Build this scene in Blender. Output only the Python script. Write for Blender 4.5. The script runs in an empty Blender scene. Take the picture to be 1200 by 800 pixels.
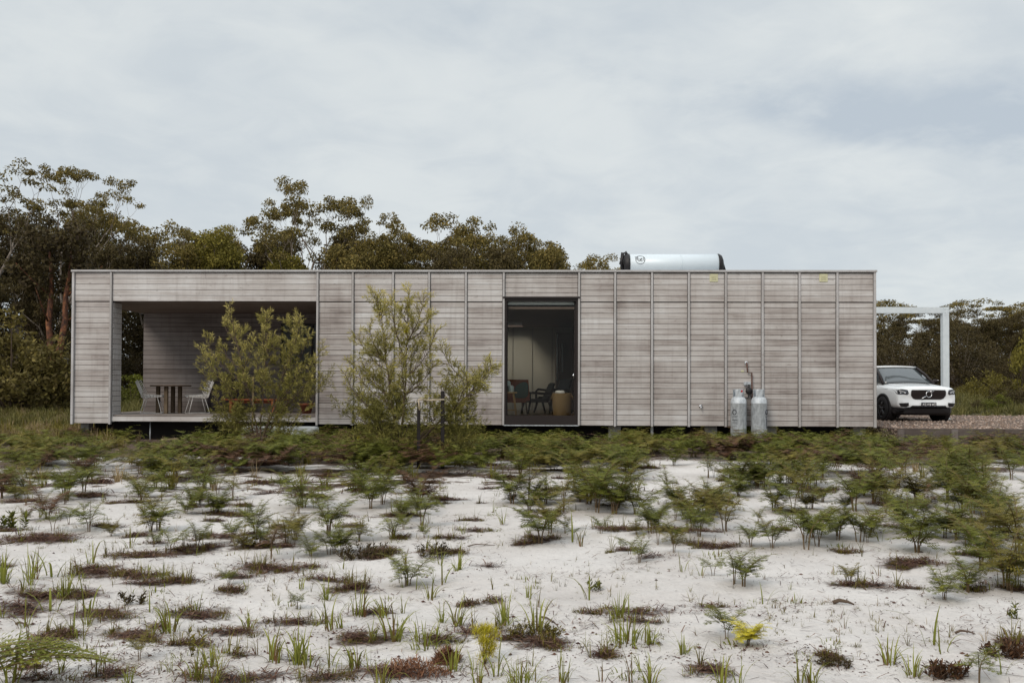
import bpy, bmesh, math, random
import numpy as np
from mathutils import Vector, Matrix, noise
from mathutils.bvhtree import BVHTree

S = bpy.context.scene
C = S.collection
rad = math.radians
R = random.Random(7)

# ------------------------------------------------------------------ camera
FPX, DIST, EYE, PY = 1100.0, 22.9, 1.32, 434.04
YAW, PITCH, ROLL = rad(1.42438), rad(1.05149), rad(0.2038)
cd = bpy.data.cameras.new('camera'); cam = bpy.data.objects.new('camera', cd); C.objects.link(cam)
fw = Vector((-math.sin(YAW)*math.cos(PITCH), math.cos(YAW)*math.cos(PITCH), math.sin(PITCH)))
r0 = Vector((math.cos(YAW), math.sin(YAW), 0)); u0 = r0.cross(fw)
rt = r0*math.cos(ROLL) + u0*math.sin(ROLL); up = -r0*math.sin(ROLL) + u0*math.cos(ROLL)
CAM = Vector((0, -DIST, EYE))
m3 = Matrix((rt, up, -fw)).transposed()
cam.matrix_world = Matrix.Translation(CAM) @ m3.to_4x4()
cd.sensor_width = 36; cd.lens = FPX*36/1200; cd.shift_y = (PY-400)/1200
cd.clip_end = 3000; cd.clip_start = 0.1
S.camera = cam

# ------------------------------------------------------------------ sky, sun, exposure
SUN_EL, SUN_AZ = rad(38), rad(212)      # azimuth clockwise from +Y: behind the camera, a little to its left
W = bpy.data.worlds.new('World'); S.world = W; W.use_nodes = True
nt = W.node_tree; nt.nodes.clear()
def N(t, **k):
    n = nt.nodes.new(t)
    for a, b in k.items(): setattr(n, a, b)
    return n
L = lambda a, b: nt.links.new(a, b)
def val(node_in, v): node_in.default_value = v
out = N('ShaderNodeOutputWorld'); bg = N('ShaderNodeBackground'); L(bg.outputs[0], out.inputs[0])
bg.inputs[1].default_value = 0.1
sky = N('ShaderNodeTexSky', sky_type='NISHITA', sun_disc=False, sun_elevation=SUN_EL, sun_rotation=SUN_AZ)
tc = N('ShaderNodeTexCoord'); sep = N('ShaderNodeSeparateXYZ'); L(tc.outputs['Generated'], sep.inputs[0])
def M(op, a, b=None, c=None):
    n = N('ShaderNodeMath', operation=op)
    for i, x in enumerate((a, b, c)):
        if x is None: continue
        if isinstance(x, (int, float)): n.inputs[i].default_value = x
        else: L(x, n.inputs[i])
    return n.outputs[0]
def MR(x, a, b, c, d):
    n = N('ShaderNodeMapRange', interpolation_type='SMOOTHSTEP'); L(x, n.inputs[0])
    for i, v in enumerate((a, b, c, d)): n.inputs[i+1].default_value = v
    return n.outputs[0]
den = M('ADD', M('MAXIMUM', sep.outputs[2], 0.0), 0.22)
cx = M('DIVIDE', sep.outputs[0], den); cy = M('DIVIDE', sep.outputs[1], den)
cmb = N('ShaderNodeCombineXYZ'); L(cx, cmb.inputs[0]); L(cy, cmb.inputs[1])
def noi(scale, det, rough=0.5, dist=0.0, vec=None):
    n = N('ShaderNodeTexNoise'); n.inputs['Scale'].default_value = scale; n.inputs['Detail'].default_value = det
    n.inputs['Roughness'].default_value = rough; n.inputs['Distortion'].default_value = dist
    L(vec or cmb.outputs[0], n.inputs['Vector']); return n.outputs[0]
n1 = noi(0.75, 5, 0.5, 0.5); n2 = noi(2.3, 6, 0.52, 0.8)
n3 = noi(5.5, 7, 0.58, 1.2)
cloud = M('ADD', M('ADD', M('MULTIPLY', n1, 0.5), M('MULTIPLY', n2, 0.32)), M('MULTIPLY', n3, 0.18))
b = MR(cloud, 0.38, 0.60, -0.15, 1.05)           # 1 = bright cloud
az = M('ARCTAN2', sep.outputs[0], sep.outputs[1]); el = M('ARCSINE', sep.outputs[2])
wn = M('MULTIPLY', M('SUBTRACT', noi(5.0, 6, 0.6), 0.5), 1.5)
def bank(a0, e0, wa, we, slope=0.0):          # soft-edged bank of cloud in a stretch of the sky
    da = M('SUBTRACT', az, a0)
    de = M('SUBTRACT', M('SUBTRACT', el, e0), M('MULTIPLY', da, slope))
    d = M('SQRT', M('ADD', M('POWER', M('DIVIDE', da, wa), 2.0), M('POWER', M('DIVIDE', de, we), 2.0)))
    return MR(M('ADD', d, M('MULTIPLY', wn, 1.5)), 0.1, 1.25, 1.0, 0.0)
dark = M('MULTIPLY', bank(0.40, 0.262, 0.27, 0.042, -0.16), 1.45)
dark2 = M('MULTIPLY', bank(0.07, 0.385, 0.22, 0.06, 0.0), 0.7)
lite = bank(0.33, 0.335, 0.20, 0.05, -0.2); lite2 = bank(0.31, 0.225, 0.16, 0.03, -0.3)
b2 = M('ADD', M('SUBTRACT', M('SUBTRACT', b, dark), dark2), M('MULTIPLY', M('ADD', lite, lite2), 0.5))
b3 = M('MINIMUM', M('MAXIMUM', b2, -0.95), 1.35)
mixc = N('ShaderNodeMix', data_type='RGBA'); mixc.clamp_factor = False
L(M('ADD', M('MULTIPLY', b3, 0.50), 0.48), mixc.inputs[0])
mixc.inputs[6].default_value = (4.75, 5.35, 5.95, 1); mixc.inputs[7].default_value = (6.75, 7.12, 7.20, 1)
ze = MR(sep.outputs[2], 0.42, 1.0, 1.0, 2.0)
vm = N('ShaderNodeVectorMath', operation='SCALE'); L(mixc.outputs[2], vm.inputs[0]); L(ze, vm.inputs[3])
fin = N('ShaderNodeMix', data_type='RGBA'); fin.inputs[0].default_value = 0.95
L(sky.outputs[0], fin.inputs[6]); L(vm.outputs[0], fin.inputs[7]); L(fin.outputs[2], bg.inputs[0])

sd = bpy.data.lights.new('sun', 'SUN'); sun = bpy.data.objects.new('sun', sd); C.objects.link(sun)
sd.energy = 1.6; sd.angle = rad(20); sd.color = (1.0, 0.91, 0.80)
sv = Vector((math.sin(SUN_AZ)*math.cos(SUN_EL), math.cos(SUN_AZ)*math.cos(SUN_EL), math.sin(SUN_EL)))
sun.rotation_euler = sv.to_track_quat('Z', 'Y').to_euler(); sun.location = (0, 0, 60)
vs = S.view_settings; vs.view_transform = 'Standard'; vs.look = 'None'; vs.exposure = 0.12; vs.gamma = 1.0
S.render.engine = 'CYCLES'

# ------------------------------------------------------------------ picture to place
def ray(px, py):
    return (fw + rt*((px-600)/FPX) - up*((py-PY)/FPX))
def atY(px, py, Y):
    d = ray(px, py); return CAM + d*((Y+DIST)/d.y)
def atZ(px, py, z=0.0):
    d = ray(px, py); return CAM + d*((z-EYE)/d.z)

# ------------------------------------------------------------------ materials
def mat(name, rough=0.8, color=(.5, .5, .5), metal=0.0, spec=0.3):
    m = bpy.data.materials.new(name); m.use_nodes = True
    p = m.node_tree.nodes['Principled BSDF']
    p.inputs['Base Color'].default_value = (*color, 1); p.inputs['Roughness'].default_value = rough
    p.inputs['Metallic'].default_value = metal; p.inputs['Specular IOR Level'].default_value = spec
    return m
class NT:
    def __init__(s, m): s.m = m; s.t = m.node_tree; s.p = s.t.nodes['Principled BSDF']
    def n(s, t, ins=None, **k):
        n = s.t.nodes.new(t)
        for a, b in k.items(): setattr(n, a, b)
        for i, v in (ins or {}).items():
            if hasattr(v, 'links') or isinstance(v, bpy.types.NodeSocket): s.t.links.new(v, n.inputs[i])
            else: n.inputs[i].default_value = v
        return n
    def coord(s, scale=(1, 1, 1), kind='Object'):
        c = s.n('ShaderNodeTexCoord'); mp = s.n('ShaderNodeMapping', {0: c.outputs[kind], 3: scale}); return mp.outputs[0]
    def noise(s, vec, scale, det=4, rough=0.6, dist=0.0):
        return s.n('ShaderNodeTexNoise', {'Vector': vec, 'Scale': scale, 'Detail': det, 'Roughness': rough, 'Distortion': dist}).outputs[0]
    def ramp(s, f, stops):
        n = s.n('ShaderNodeValToRGB', {0: f}); e = n.color_ramp.elements
        while len(e) < len(stops): e.new(0.5)
        for i, (p, c) in enumerate(stops): e[i].position = p; e[i].color = (*c, 1) if len(c) == 3 else c
        return n.outputs[0]
    def mix(s, f, a, b, mode='MIX'):
        def c(v): return (*v, 1) if isinstance(v, tuple) and len(v) == 3 else v
        return s.n('ShaderNodeMix', {0: f, 6: c(a), 7: c(b)}, data_type='RGBA', blend_type=mode).outputs[2]
    def math(s, op, a, b=0.0): return s.n('ShaderNodeMath', {0: a, 1: b}, operation=op).outputs[0]
    def attr(s, name): return s.n('ShaderNodeAttribute', attribute_name=name).outputs['Fac']
    def base(s, v): s.t.links.new(v, s.p.inputs['Base Color'])
    def bump(s, h, strength=0.3, dist=0.01):
        s.t.links.new(s.n('ShaderNodeBump', {'Height': h, 'Strength': strength, 'Distance': dist}).outputs[0], s.p.inputs['Normal'])

def leaf_mat(name, stops, trans=0.25, rough=0.55):
    """leaves: colour varies leaf by leaf (tint), some light comes through"""
    m = mat(name, rough, spec=0.10); t = NT(m)
    col = t.ramp(t.attr('tint'), stops)
    t.base(col)
    tr = t.n('ShaderNodeBsdfTranslucent', {0: col})
    mx = t.n('ShaderNodeMixShader', {0: trans, 1: t.p.outputs[0], 2: tr.outputs[0]})
    o = [n for n in t.t.nodes if n.type == 'OUTPUT_MATERIAL'][0]; t.t.links.new(mx.outputs[0], o.inputs[0])
    return m

def wood_mat(name, stops, axis='x', rough=0.85, bump=0.25):
    m = mat(name, rough, spec=0.2); t = NT(m)
    sc = {'x': (0.6, 9, 26), 'z': (26, 26, 0.8), 'y': (26, 0.8, 26)}[axis]
    v = t.coord(sc)
    n = t.noise(v, 1.3, 6, 0.65, 0.4); n2 = t.noise(v, 6.0, 3, 0.6)
    st = t.noise(t.coord((1, 1, 1)), 0.9, 4, 0.6)           # weather staining
    f = t.math('ADD', t.math('MULTIPLY', n, 0.55), t.math('ADD', t.math('MULTIPLY', n2, 0.30), t.math('MULTIPLY', t.attr('tint'), 0.34)))
    f = t.math('ADD', t.math('SUBTRACT', f, 0.06), t.math('MULTIPLY', t.math('SUBTRACT', st, 0.5), 0.6))
    c = t.ramp(f, stops)
    vs_ = t.noise(t.coord((5, 5, .35) if axis == 'x' else (2, 2, 1)), 1.6, 4, 0.6)       # rain streaks
    c = t.mix(t.n('ShaderNodeMapRange', {0: vs_, 1: .52, 2: .72, 3: 0.0, 4: .30}).outputs[0], c, t.mix(1.0, c, (.55, .49, .46), 'MULTIPLY'))
    kn = t.noise(t.coord((3, 3, 9)), 2.2, 2, 0.5)
    c = t.mix(t.n('ShaderNodeMapRange', {0: kn, 1: .66, 2: .76, 3: 0.0, 4: .45}).outputs[0], c, (.17, .13, .11))
    t.base(c); t.bump(n2, bump, 0.004)
    return m

GREY = [(0.26, (.19, .160, .148)), (0.42, (.36, .322, .304)), (0.58, (.485, .455, .438)), (0.80, (.64, .63, .63))]
MAT = {}
MAT['clad'] = wood_mat('weathered_boards', GREY)
MAT['cladz'] = wood_mat('weathered_uprights', [(0.25, (.26, .225, .205)), (0.5, (.38, .36, .35)), (0.8, (.52, .51, .52))], 'z')
MAT['trim'] = wood_mat('weathered_trim', [(0.25, (.27, .25, .24)), (0.5, (.38, .365, .36)), (0.8, (.48, .475, .48))], 'x')
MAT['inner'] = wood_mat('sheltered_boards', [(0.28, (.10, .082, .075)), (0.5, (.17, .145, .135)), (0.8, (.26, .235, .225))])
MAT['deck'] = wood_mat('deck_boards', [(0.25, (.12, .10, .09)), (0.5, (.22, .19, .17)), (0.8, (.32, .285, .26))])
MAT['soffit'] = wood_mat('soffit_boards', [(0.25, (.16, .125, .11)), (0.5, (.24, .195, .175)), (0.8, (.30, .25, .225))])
MAT['black'] = mat('black_metal', 0.5, (.020, .014, .013))
MAT['dark'] = mat('dark_plastic', 0.5, (.018, .016, .017))
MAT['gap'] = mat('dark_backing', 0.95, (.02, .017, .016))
MAT['conc'] = mat('concrete', 0.9, (.30, .285, .27)); t = NT(MAT['conc']); n = t.noise(t.coord(), 9, 6); t.base(t.mix(n, (.17, .16, .15), (.42, .41, .39))); t.bump(n, .3, .01)
MAT['conc_pale'] = mat('pale_concrete', 0.85, (.62, .64, .65)); t = NT(MAT['conc_pale']); n = t.noise(t.coord(), 6, 6); t.base(t.mix(n, (.45, .47, .48), (.74, .76, .76)))
MAT['zinc'] = mat('galvanised_steel', 0.5, (.5, .53, .55), 0.25); t = NT(MAT['zinc']); n = t.noise(t.coord((7, 7, 3)), 2.5, 6); t.base(t.ramp(n, [(.3, (.30, .32, .34)), (.55, (.52, .55, .58)), (.75, (.64, .67, .70))])); t.bump(n, .12, .004)
MAT['steel'] = mat('pale_steel', 0.5, (.60, .64, .66), 0.1); t = NT(MAT['steel']); n = t.noise(t.coord((3, 3, 3)), 3, 6); t.base(t.mix(n, (.48, .53, .56), (.68, .72, .74)))
MAT['chrome'] = mat('chrome', 0.2, (.7, .7, .72), 1.0)
MAT['tank'] = mat('brushed_aluminium', 0.45, (.62, .68, .72), 0.12)
MAT['paint'] = mat('white_car_paint', 0.22, (.83, .85, .86), 0.0, 0.5); MAT['paint'].node_tree.nodes['Principled BSDF'].inputs['Coat Weight'].default_value = 0.6
MAT['rubber'] = mat('tyre_rubber', 0.85, (.02, .019, .02))
MAT['rim'] = mat('dark_alloy', 0.35, (.09, .09, .095), 0.7)
MAT['carglass'] = mat('car_glass', 0.06, (.075, .085, .09), 0.0, 1.0)
MAT['lens'] = mat('lamp_lens', 0.1, (.035, .035, .04), 0.3, 0.8)
MAT['white'] = mat('white_paint', 0.6, (.75, .74, .72))
MAT['whitewire'] = mat('white_wire', 0.5, (.62, .60, .58))
MAT['cream'] = mat('cream_plastic', 0.6, (.56, .54, .36))
MAT['red'] = mat('red_tag', 0.6, (.45, .03, .03))
MAT['copper'] = mat('aged_copper_pipe', 0.5, (.12, .06, .045), 0.4)
MAT['ink'] = mat('dark_ink', 0.8, (.03, .03, .04))
MAT['redwood'] = wood_mat('red_hardwood', [(0.2, (.16, .045, .02)), (0.6, (.30, .095, .045)), (0.9, (.38, .13, .06))])
MAT['table'] = wood_mat('brown_hardwood', [(0.2, (.05, .035, .022)), (0.6, (.12, .085, .055)), (0.9, (.24, .18, .12))], 'z')
MAT['tabletop'] = wood_mat('dark_hardwood', [(0.2, (.05, .035, .025)), (0.6, (.11, .08, .06)), (0.9, (.17, .13, .10))])
MAT['pine'] = wood_mat('pine', [(0.2, (.36, .22, .09)), (0.6, (.50, .33, .15)), (0.9, (.60, .43, .22))], 'z')
MAT['stake'] = wood_mat('stake_timber', [(0.2, (.24, .17, .09)), (0.6, (.42, .32, .19)), (0.9, (.56, .45, .29))], 'z')
MAT['burnt'] = mat('dark_stained_stake', 0.85, (.022, .018, .018))
MAT['webbing'] = mat('pale_webbing', 0.9, (.40, .33, .24))
MAT['bbqcover'] = mat('dark_cover_cloth', 0.9, (.05, .04, .042))
MAT['terracotta'] = mat('terracotta', 0.85, (.17, .055, .028))
MAT['wallin'] = mat('pale_green_grey_panel', 0.8, (.36, .37, .32)); t = NT(MAT['wallin']); t.base(t.mix(t.noise(t.coord(), 1.5, 4), (.50, .475, .41), (.62, .59, .51)))
MAT['ceilin'] = mat('dark_ceiling', 0.85, (.20, .15, .13))
MAT['floorin'] = wood_mat('interior_boards', [(0.2, (.09, .055, .035)), (0.6, (.17, .11, .075)), (0.9, (.25, .17, .12))]); MAT['floorin'].node_tree.nodes['Principled BSDF'].inputs['Roughness'].default_value = 0.35
MAT['leather'] = mat('tan_leather', 0.55, (.24, .075, .035))
MAT['greencloth'] = mat('green_grey_cloth', 0.95, (.10, .15, .13))
MAT['wicker'] = mat('golden_wicker', 0.8, (.36, .21, .06)); t = NT(MAT['wicker'])
w = t.n('ShaderNodeTexWave', {0: t.coord(), 1: 14.0, 2: 1.5}, bands_direction='Z').outputs[0]; t.base(t.mix(w, (.12, .075, .03), (.27, .18, .08))); t.bump(w, .6, .01)
MAT['cloth'] = mat('white_cloth', 0.9, (.7, .7, .68))
MAT['lantern'] = mat('pale_glass_lantern', 0.3, (.62, .72, .72))
MAT['bark'] = mat('grey_bark', 0.9, (.14, .11, .09)); t = NT(MAT['bark']); n = t.noise(t.coord((4, 4, 1)), 3, 6); t.base(t.ramp(n, [(.3, (.09, .065, .05)), (.5, (.23, .185, .15)), (.7, (.42, .37, .31))])); t.bump(n, .5, .03)
MAT['redbark'] = mat('orange_bark', 0.9, (.3, .12, .05)); t = NT(MAT['redbark']); n = t.noise(t.coord((3, 3, 1.6)), 2.2, 6, .7); t.base(t.ramp(n, [(.38, (.03, .02, .017)), (.52, (.12, .05, .028)), (.70, (.33, .14, .06))])); t.bump(n, .5, .03)
MAT['twig'] = mat('twig_bark', 0.9, (.10, .07, .05))
MAT['stalk'] = mat('fern_stalk', 0.8, (.15, .10, .05))
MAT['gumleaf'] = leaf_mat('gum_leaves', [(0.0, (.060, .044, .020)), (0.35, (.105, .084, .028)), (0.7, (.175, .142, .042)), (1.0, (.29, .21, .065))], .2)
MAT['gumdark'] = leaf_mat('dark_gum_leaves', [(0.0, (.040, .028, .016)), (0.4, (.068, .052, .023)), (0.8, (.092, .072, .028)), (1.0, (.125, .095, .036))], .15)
MAT['yelleaf'] = leaf_mat('olive_leaves', [(0.0, (.075, .066, .016)), (0.5, (.16, .14, .028)), (1.0, (.28, .23, .05))], .2)
MAT['grev'] = leaf_mat('needle_leaves', [(0.0, (.075, .070, .020)), (0.35, (.19, .175, .045)), (0.7, (.38, .33, .095)), (1.0, (.58, .48, .18))], .2)
MAT['fern'] = leaf_mat('fern_green', [(0.0, (.052, .058, .013)), (0.4, (.105, .115, .020)), (0.8, (.185, .190, .032)), (1.0, (.32, .29, .06))], .25)
MAT['fernolive'] = leaf_mat('fern_olive', [(0.0, (.065, .050, .016)), (0.4, (.14, .118, .026)), (0.8, (.22, .185, .040)), (1.0, (.34, .26, .07))], .25)
MAT['ferndry'] = leaf_mat('fern_russet', [(0.0, (.05, .028, .018)), (0.5, (.11, .058, .034)), (1.0, (.19, .105, .055))], .2)
MAT['fernyel'] = leaf_mat('fern_yellow', [(0.0, (.22, .22, .03)), (0.35, (.45, .40, .03)), (0.7, (.66, .56, .05)), (1.0, (.72, .62, .12))], .25)
MAT['grass'] = leaf_mat('grass_green', [(0.0, (.20, .09, .05)), (0.22, (.13, .11, .03)), (0.5, (.175, .19, .035)), (0.85, (.30, .30, .06)), (1.0, (.46, .40, .14))], .3)
MAT['drygrass'] = leaf_mat('grass_dry', [(0.0, (.16, .11, .06)), (0.5, (.30, .22, .12)), (1.0, (.46, .36, .21))], .3)
MAT['fieldgrass'] = leaf_mat('field_grass', [(0.0, (.055, .052, .02)), (0.5, (.12, .115, .035)), (1.0, (.23, .195, .075))], .25)
MAT['litter'] = leaf_mat('litter_needles', [(0.0, (.045, .022, .018)), (0.5, (.095, .048, .036)), (0.85, (.16, .092, .062)), (1.0, (.26, .175, .12))], .05, .9)
MAT['orange_litter'] = leaf_mat('orange_litter', [(0.0, (.07, .03, .018)), (0.5, (.17, .075, .04)), (1.0, (.30, .16, .09))], .05, .9)

# ------------------------------------------------------------------ mesh builder
class MB:
    def __init__(s): s.v = []; s.f = []; s.t = []; s.sm = []
    def add(s, vs, fs, tint=0.5, smooth=False):
        o = len(s.v); s.v.extend(tuple(v) for v in vs)
        s.f.extend(tuple(i+o for i in f) for f in fs)
        s.t.extend([tint]*len(vs) if not isinstance(tint, (list, tuple)) else tint)
        s.sm.extend([smooth]*len(fs)); return s
    def box(s, x0, x1, y0, y1, z0, z1, tint=0.5, bev=0.0):
        if bev > 0:
            bm = bmesh.new(); bmesh.ops.create_cube(bm, size=1)
            for v in bm.verts: v.co = Vector(((x0+x1)/2+v.co.x*(x1-x0), (y0+y1)/2+v.co.y*(y1-y0), (z0+z1)/2+v.co.z*(z1-z0)))
            bmesh.ops.bevel(bm, geom=bm.edges[:], offset=bev, segments=2, affect='EDGES')
            return s.bm(bm, tint)
        v = [(x, y, z) for x in (x0, x1) for y in (y0, y1) for z in (z0, z1)]
        return s.add(v, [(0, 1, 3, 2), (4, 6, 7, 5), (0, 4, 5, 1), (2, 3, 7, 6), (0, 2, 6, 4), (1, 5, 7, 3)], tint)
    def bm(s, bm, tint=0.5, smooth=False):
        bm.verts.ensure_lookup_table(); bm.verts.index_update()
        s.add([v.co.copy() for v in bm.verts], [[v.index for v in f.verts] for f in bm.faces], tint, smooth); bm.free(); return s
    def tube(s, pts, rs, n=8, tint=0.5, cap=True, smooth=True):
        pts = [Vector(p) for p in pts]
        if isinstance(rs, (int, float)): rs = [rs]*len(pts)
        vs = []; prev = None
        for i, p in enumerate(pts):
            d = (pts[min(i+1, len(pts)-1)] - pts[max(i-1, 0)])
            d = d.normalized() if d.length > 1e-9 else Vector((0, 0, 1))
            a = prev if prev else (Vector((1, 0, 0)) if abs(d.x) < .8 else Vector((0, 1, 0)))
            a = (a - d*a.dot(d)).normalized(); prev = a; bq = d.cross(a)
            for k in range(n):
                an = 2*math.pi*k/n; vs.append(p + (a*math.cos(an)+bq*math.sin(an))*rs[i])
        fs = [(i*n+k, i*n+(k+1) % n, (i+1)*n+(k+1) % n, (i+1)*n+k) for i in range(len(pts)-1) for k in range(n)]
        if cap: fs += [tuple(range(n))[::-1], tuple((len(pts)-1)*n+k for k in range(n))]
        return s.add(vs, fs, tint, smooth)
    def lathe(s, prof, c=(0, 0, 0), n=32, axis='z', tint=0.5, smooth=True):
        vs = []
        for r, h in prof:
            for k in range(n):
                a = 2*math.pi*k/n; q = (r*math.cos(a), r*math.sin(a), h)
                if axis == 'x': q = (q[2], q[0], q[1])
                if axis == 'y': q = (q[0], q[2], q[1])
                vs.append((q[0]+c[0], q[1]+c[1], q[2]+c[2]))
        fs = [(i*n+k, i*n+(k+1) % n, (i+1)*n+(k+1) % n, (i+1)*n+k) for i in range(len(prof)-1) for k in range(n)]
        return s.add(vs, fs, tint, smooth)
    def mesh(s, name):
        m = bpy.data.meshes.new(name); m.from_pydata(s.v, [], s.f)
        a = m.attributes.new('tint', 'FLOAT', 'POINT'); a.data.foreach_set('value', s.t)
        m.polygons.foreach_set('use_smooth', s.sm); m.update(); return m
    def build(s, name, material, parent=None):
        o = bpy.data.objects.new(name, s.mesh(name)); C.objects.link(o)
        o.data.materials.append(material if not isinstance(material, str) else MAT[material])
        if parent: o.parent = parent
        return o
def tag(o, label=None, cat=None, group=None, kind=None):
    if label: o['label'] = label
    if cat: o['category'] = cat
    if group: o['group'] = group
    if kind: o['kind'] = kind
    return o
def thing(name, label, cat, loc=(0, 0, 0), rz=0.0, group=None):
    o = bpy.data.objects.new(name, None); C.objects.link(o); o.location = loc; o.rotation_euler = (0, 0, rz)
    o.empty_display_size = 0.2
    return tag(o, label, cat, group)
def copy_tree(o, parent=None):
    c = o.copy(); C.objects.link(c); c.parent = parent
    for ch in list(o.children): copy_tree(ch, c)
    return c
def link_mesh(name, me, material, parent=None):
    o = bpy.data.objects.new(name, me); C.objects.link(o)
    if not me.materials: me.materials.append(MAT[material])
    if parent: o.parent = parent
    return o

# ------------------------------------------------------------------ ground
def ss(x, a, b):
    t = min(1, max(0, (x-a)/(b-a))); return t*t*(3-2*t)
def gz(x, y):
    z = 0.85*ss(y, 4, 24)
    w = 1 - ss(y, 0, 6)
    z += w*(0.05*noise.noise(Vector((x*.45, y*.6, 3.1))) + 0.036*noise.noise(Vector((x*1.5, y*1.9, 9.0)))
            + 0.015*noise.noise(Vector((x*5, y*6, 1.0))) + 0.006*noise.noise(Vector((x*13, y*14, 5.0))))
    z += 0.35*ss(y, 8, 26)*noise.noise(Vector((x*.08, y*.08, 0))) 
    return z
def onG(px, py):
    p = atZ(px, py, 0.0)
    for _ in range(3): p = atZ(px, py, gz(p.x, p.y))
    return p
# mats of fallen needles: centre, half width, half height in the picture
MATS = [(50,632,55,10),(10,622,26,8),(55,700,50,12),(120,672,45,9),(70,745,40,11),(165,650,45,8),(250,645,40,9),(270,629,35,5),
 (155,628,20,4),(320,667,45,6),(265,695,18,5),(230,754,28,5),(210,682,35,5),(290,593,20,4),(282,604,22,3),(252,610,14,2),
 (462,604,28,7),(525,629,18,6),(435,650,45,9),(515,647,30,7),(340,641,12,3),(410,689,22,6),(554,709,14,5),(552,610,18,4),
 (120,565,22,6),(107,580,25,6),(185,550,16,5),(15,575,20,5),(20,588,26,5),(115,616,25,3),(250,592,25,3),(360,582,20,4),
 (725,620,38,7),(790,622,45,9),(825,640,35,6),(630,632,25,7),(608,637,18,6),(640,607,18,5),(1072,660,40,15),(1030,687,45,6),
 (628,752,40,14),(705,768,25,6),(980,772,17,6),(835,785,20,5),(695,577,15,5),(645,575,20,8),(860,590,10,4),(1000,647,20,4),
 (1180,755,15,6),(200,560,30,5),(310,566,28,6),(430,575,30,5),(520,585,25,5),(590,560,25,5),(660,552,30,5),(880,555,35,6),
 (960,575,30,5),(1050,590,35,6),(1130,610,30,6),(560,545,40,5),(760,548,18,3),(300,545,40,5),(930,600,20,4),(380,560,22,5),
 (330,618,16,3),(470,628,14,3),(60,560,26,5),(150,590,22,4),(1150,650,26,6),(910,620,16,3),(1180,690,18,5),(745,585,12,3)]
PATCH = []
for px, py, a, bq in MATS:
    c = onG(px, py); hx = a*(c-CAM).length/FPX
    y0 = onG(px, py+bq); hy = max(0.07, abs(c.y-y0.y)*1.05)
    hy = min(hy, hx*0.95); rp = random.Random(px*31+py)
    PATCH.append((c.x+rp.uniform(-.2, .2)*hx, c.y, hx*.62, hy*.62, px, py))
    for _ in range(3 if hx > .2 else 2): PATCH.append((c.x+rp.uniform(-.8, .8)*hx, c.y+rp.uniform(-.45, .45)*hy, hx*rp.uniform(.25, .5), hy*rp.uniform(.22, .5), px, py))
rp = random.Random(5)
for _ in range(110):
    px = rp.uniform(-10, 1210); py = 560 + 240*rp.random()**1.4
    if px > 620 and rp.random() < .6: continue
    c = onG(px, py); hx = rp.uniform(.05, .20); PATCH.append((c.x, c.y, hx, hx*rp.uniform(.3, .7), px, py))
def soil(x, y):
    n = noise.noise(Vector((x*.55, y*.8, 7.7))); n2 = noise.noise(Vector((x*2.4, y*3.2, 2.7)))
    n3 = noise.noise(Vector((x*7, y*8, 4.7)))
    s = ss(y + 2.2*n + 1.2*n2, -8.8, -4.6)*0.97
    left = ss(-x + 2.2*n, 4.5, 7.5)*ss(y + 0.9*n2, -6.9, -5.7); s = max(s, left)
    gap = math.exp(-((x-2.9)/1.7)**2)*math.exp(-((y+6.8)/2.4)**2); s = s*(1-0.85*gap)
    s += 0.42*n2*(1-abs(2*s-1)) + .2*n3*(1-abs(2*s-1))
    st_ = noise.noise(Vector((x*.7+3, y*2.0, 12.7))) + .45*noise.noise(Vector((x*2.2, y*6, 3.3)))
    fade = ss(y, -16.5, -9.5)*(1 if x < 1 else .62)
    s = max(s, fade*.74*ss(st_ + .45*n3, .02, .40)*(1-.6*gap))
    for cx_, cy_, hx, hy, _p, _q in PATCH:
        if abs(x-cx_) < hx*2 and abs(y-cy_) < hy*2.3:
            d = math.hypot((x-cx_)/hx, (y-cy_)/hy) + 1.2*n3 + 1.0*n2
            s = max(s, 0.62*(1-ss(d, .25, 1.6)))
    return min(1, max(0, s))
def axis_vals(lo, hi, step, far, g=1.28):
    v = list(np.arange(lo, hi, step)); st = step; x = hi
    while x < far: v.append(x); st *= g; x += st
    v.append(far); st = step; x = lo-step; w = []
    while x > -far: w.append(x); st *= g; x -= st
    w.append(-far); return w[::-1] + v
gx = axis_vals(-13, 13, .085, 900); gy = axis_vals(-19.6, 1.5, .085, 900)
verts = []; soilv = []; grassv = []
for y in gy:
    for x in gx:
        verts.append((x, y, gz(x, y) if y > -60 else 0))
        near = -14 < x < 14 and -21 < y < 3
        soilv.append(soil(x, y) if near else ss(y, -6, -2)); grassv.append(ss(y + 2*noise.noise(Vector((x*.3, y*.3, 0))), 2, 8))
nx = len(gx)
faces = [(j*nx+i, j*nx+i+1, (j+1)*nx+i+1, (j+1)*nx+i) for j in range(len(gy)-1) for i in range(nx-1)]
me = bpy.data.meshes.new('ground'); me.from_pydata(verts, [], faces)
for nm, vv in (('soil', soilv), ('grassy', grassv)):
    a = me.attributes.new(nm, 'FLOAT', 'POINT'); a.data.foreach_set('value', vv)
me.polygons.foreach_set('use_smooth', [True]*len(faces))
gm = mat('white_sand', 0.95, spec=0.15); t = NT(gm); co = t.coord()
big = t.noise(co, 0.8, 5); mid = t.noise(co, 6, 6, .65); fine = t.noise(co, 45, 4, .7); spk = t.noise(co, 22, 5, .75)
sand = t.mix(mid, (.565, .525, .495), (.745, .712, .685)); sand = t.mix(t.n('ShaderNodeMapRange', {0: big, 1: .42, 2: .68, 3: 0.0, 4: .6}).outputs[0], sand, (.47, .425, .395))
def mr(x, a, b, c=0.0, d=1.0): return t.n('ShaderNodeMapRange', {0: x, 1: a, 2: b, 3: c, 4: d}).outputs[0]
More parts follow.
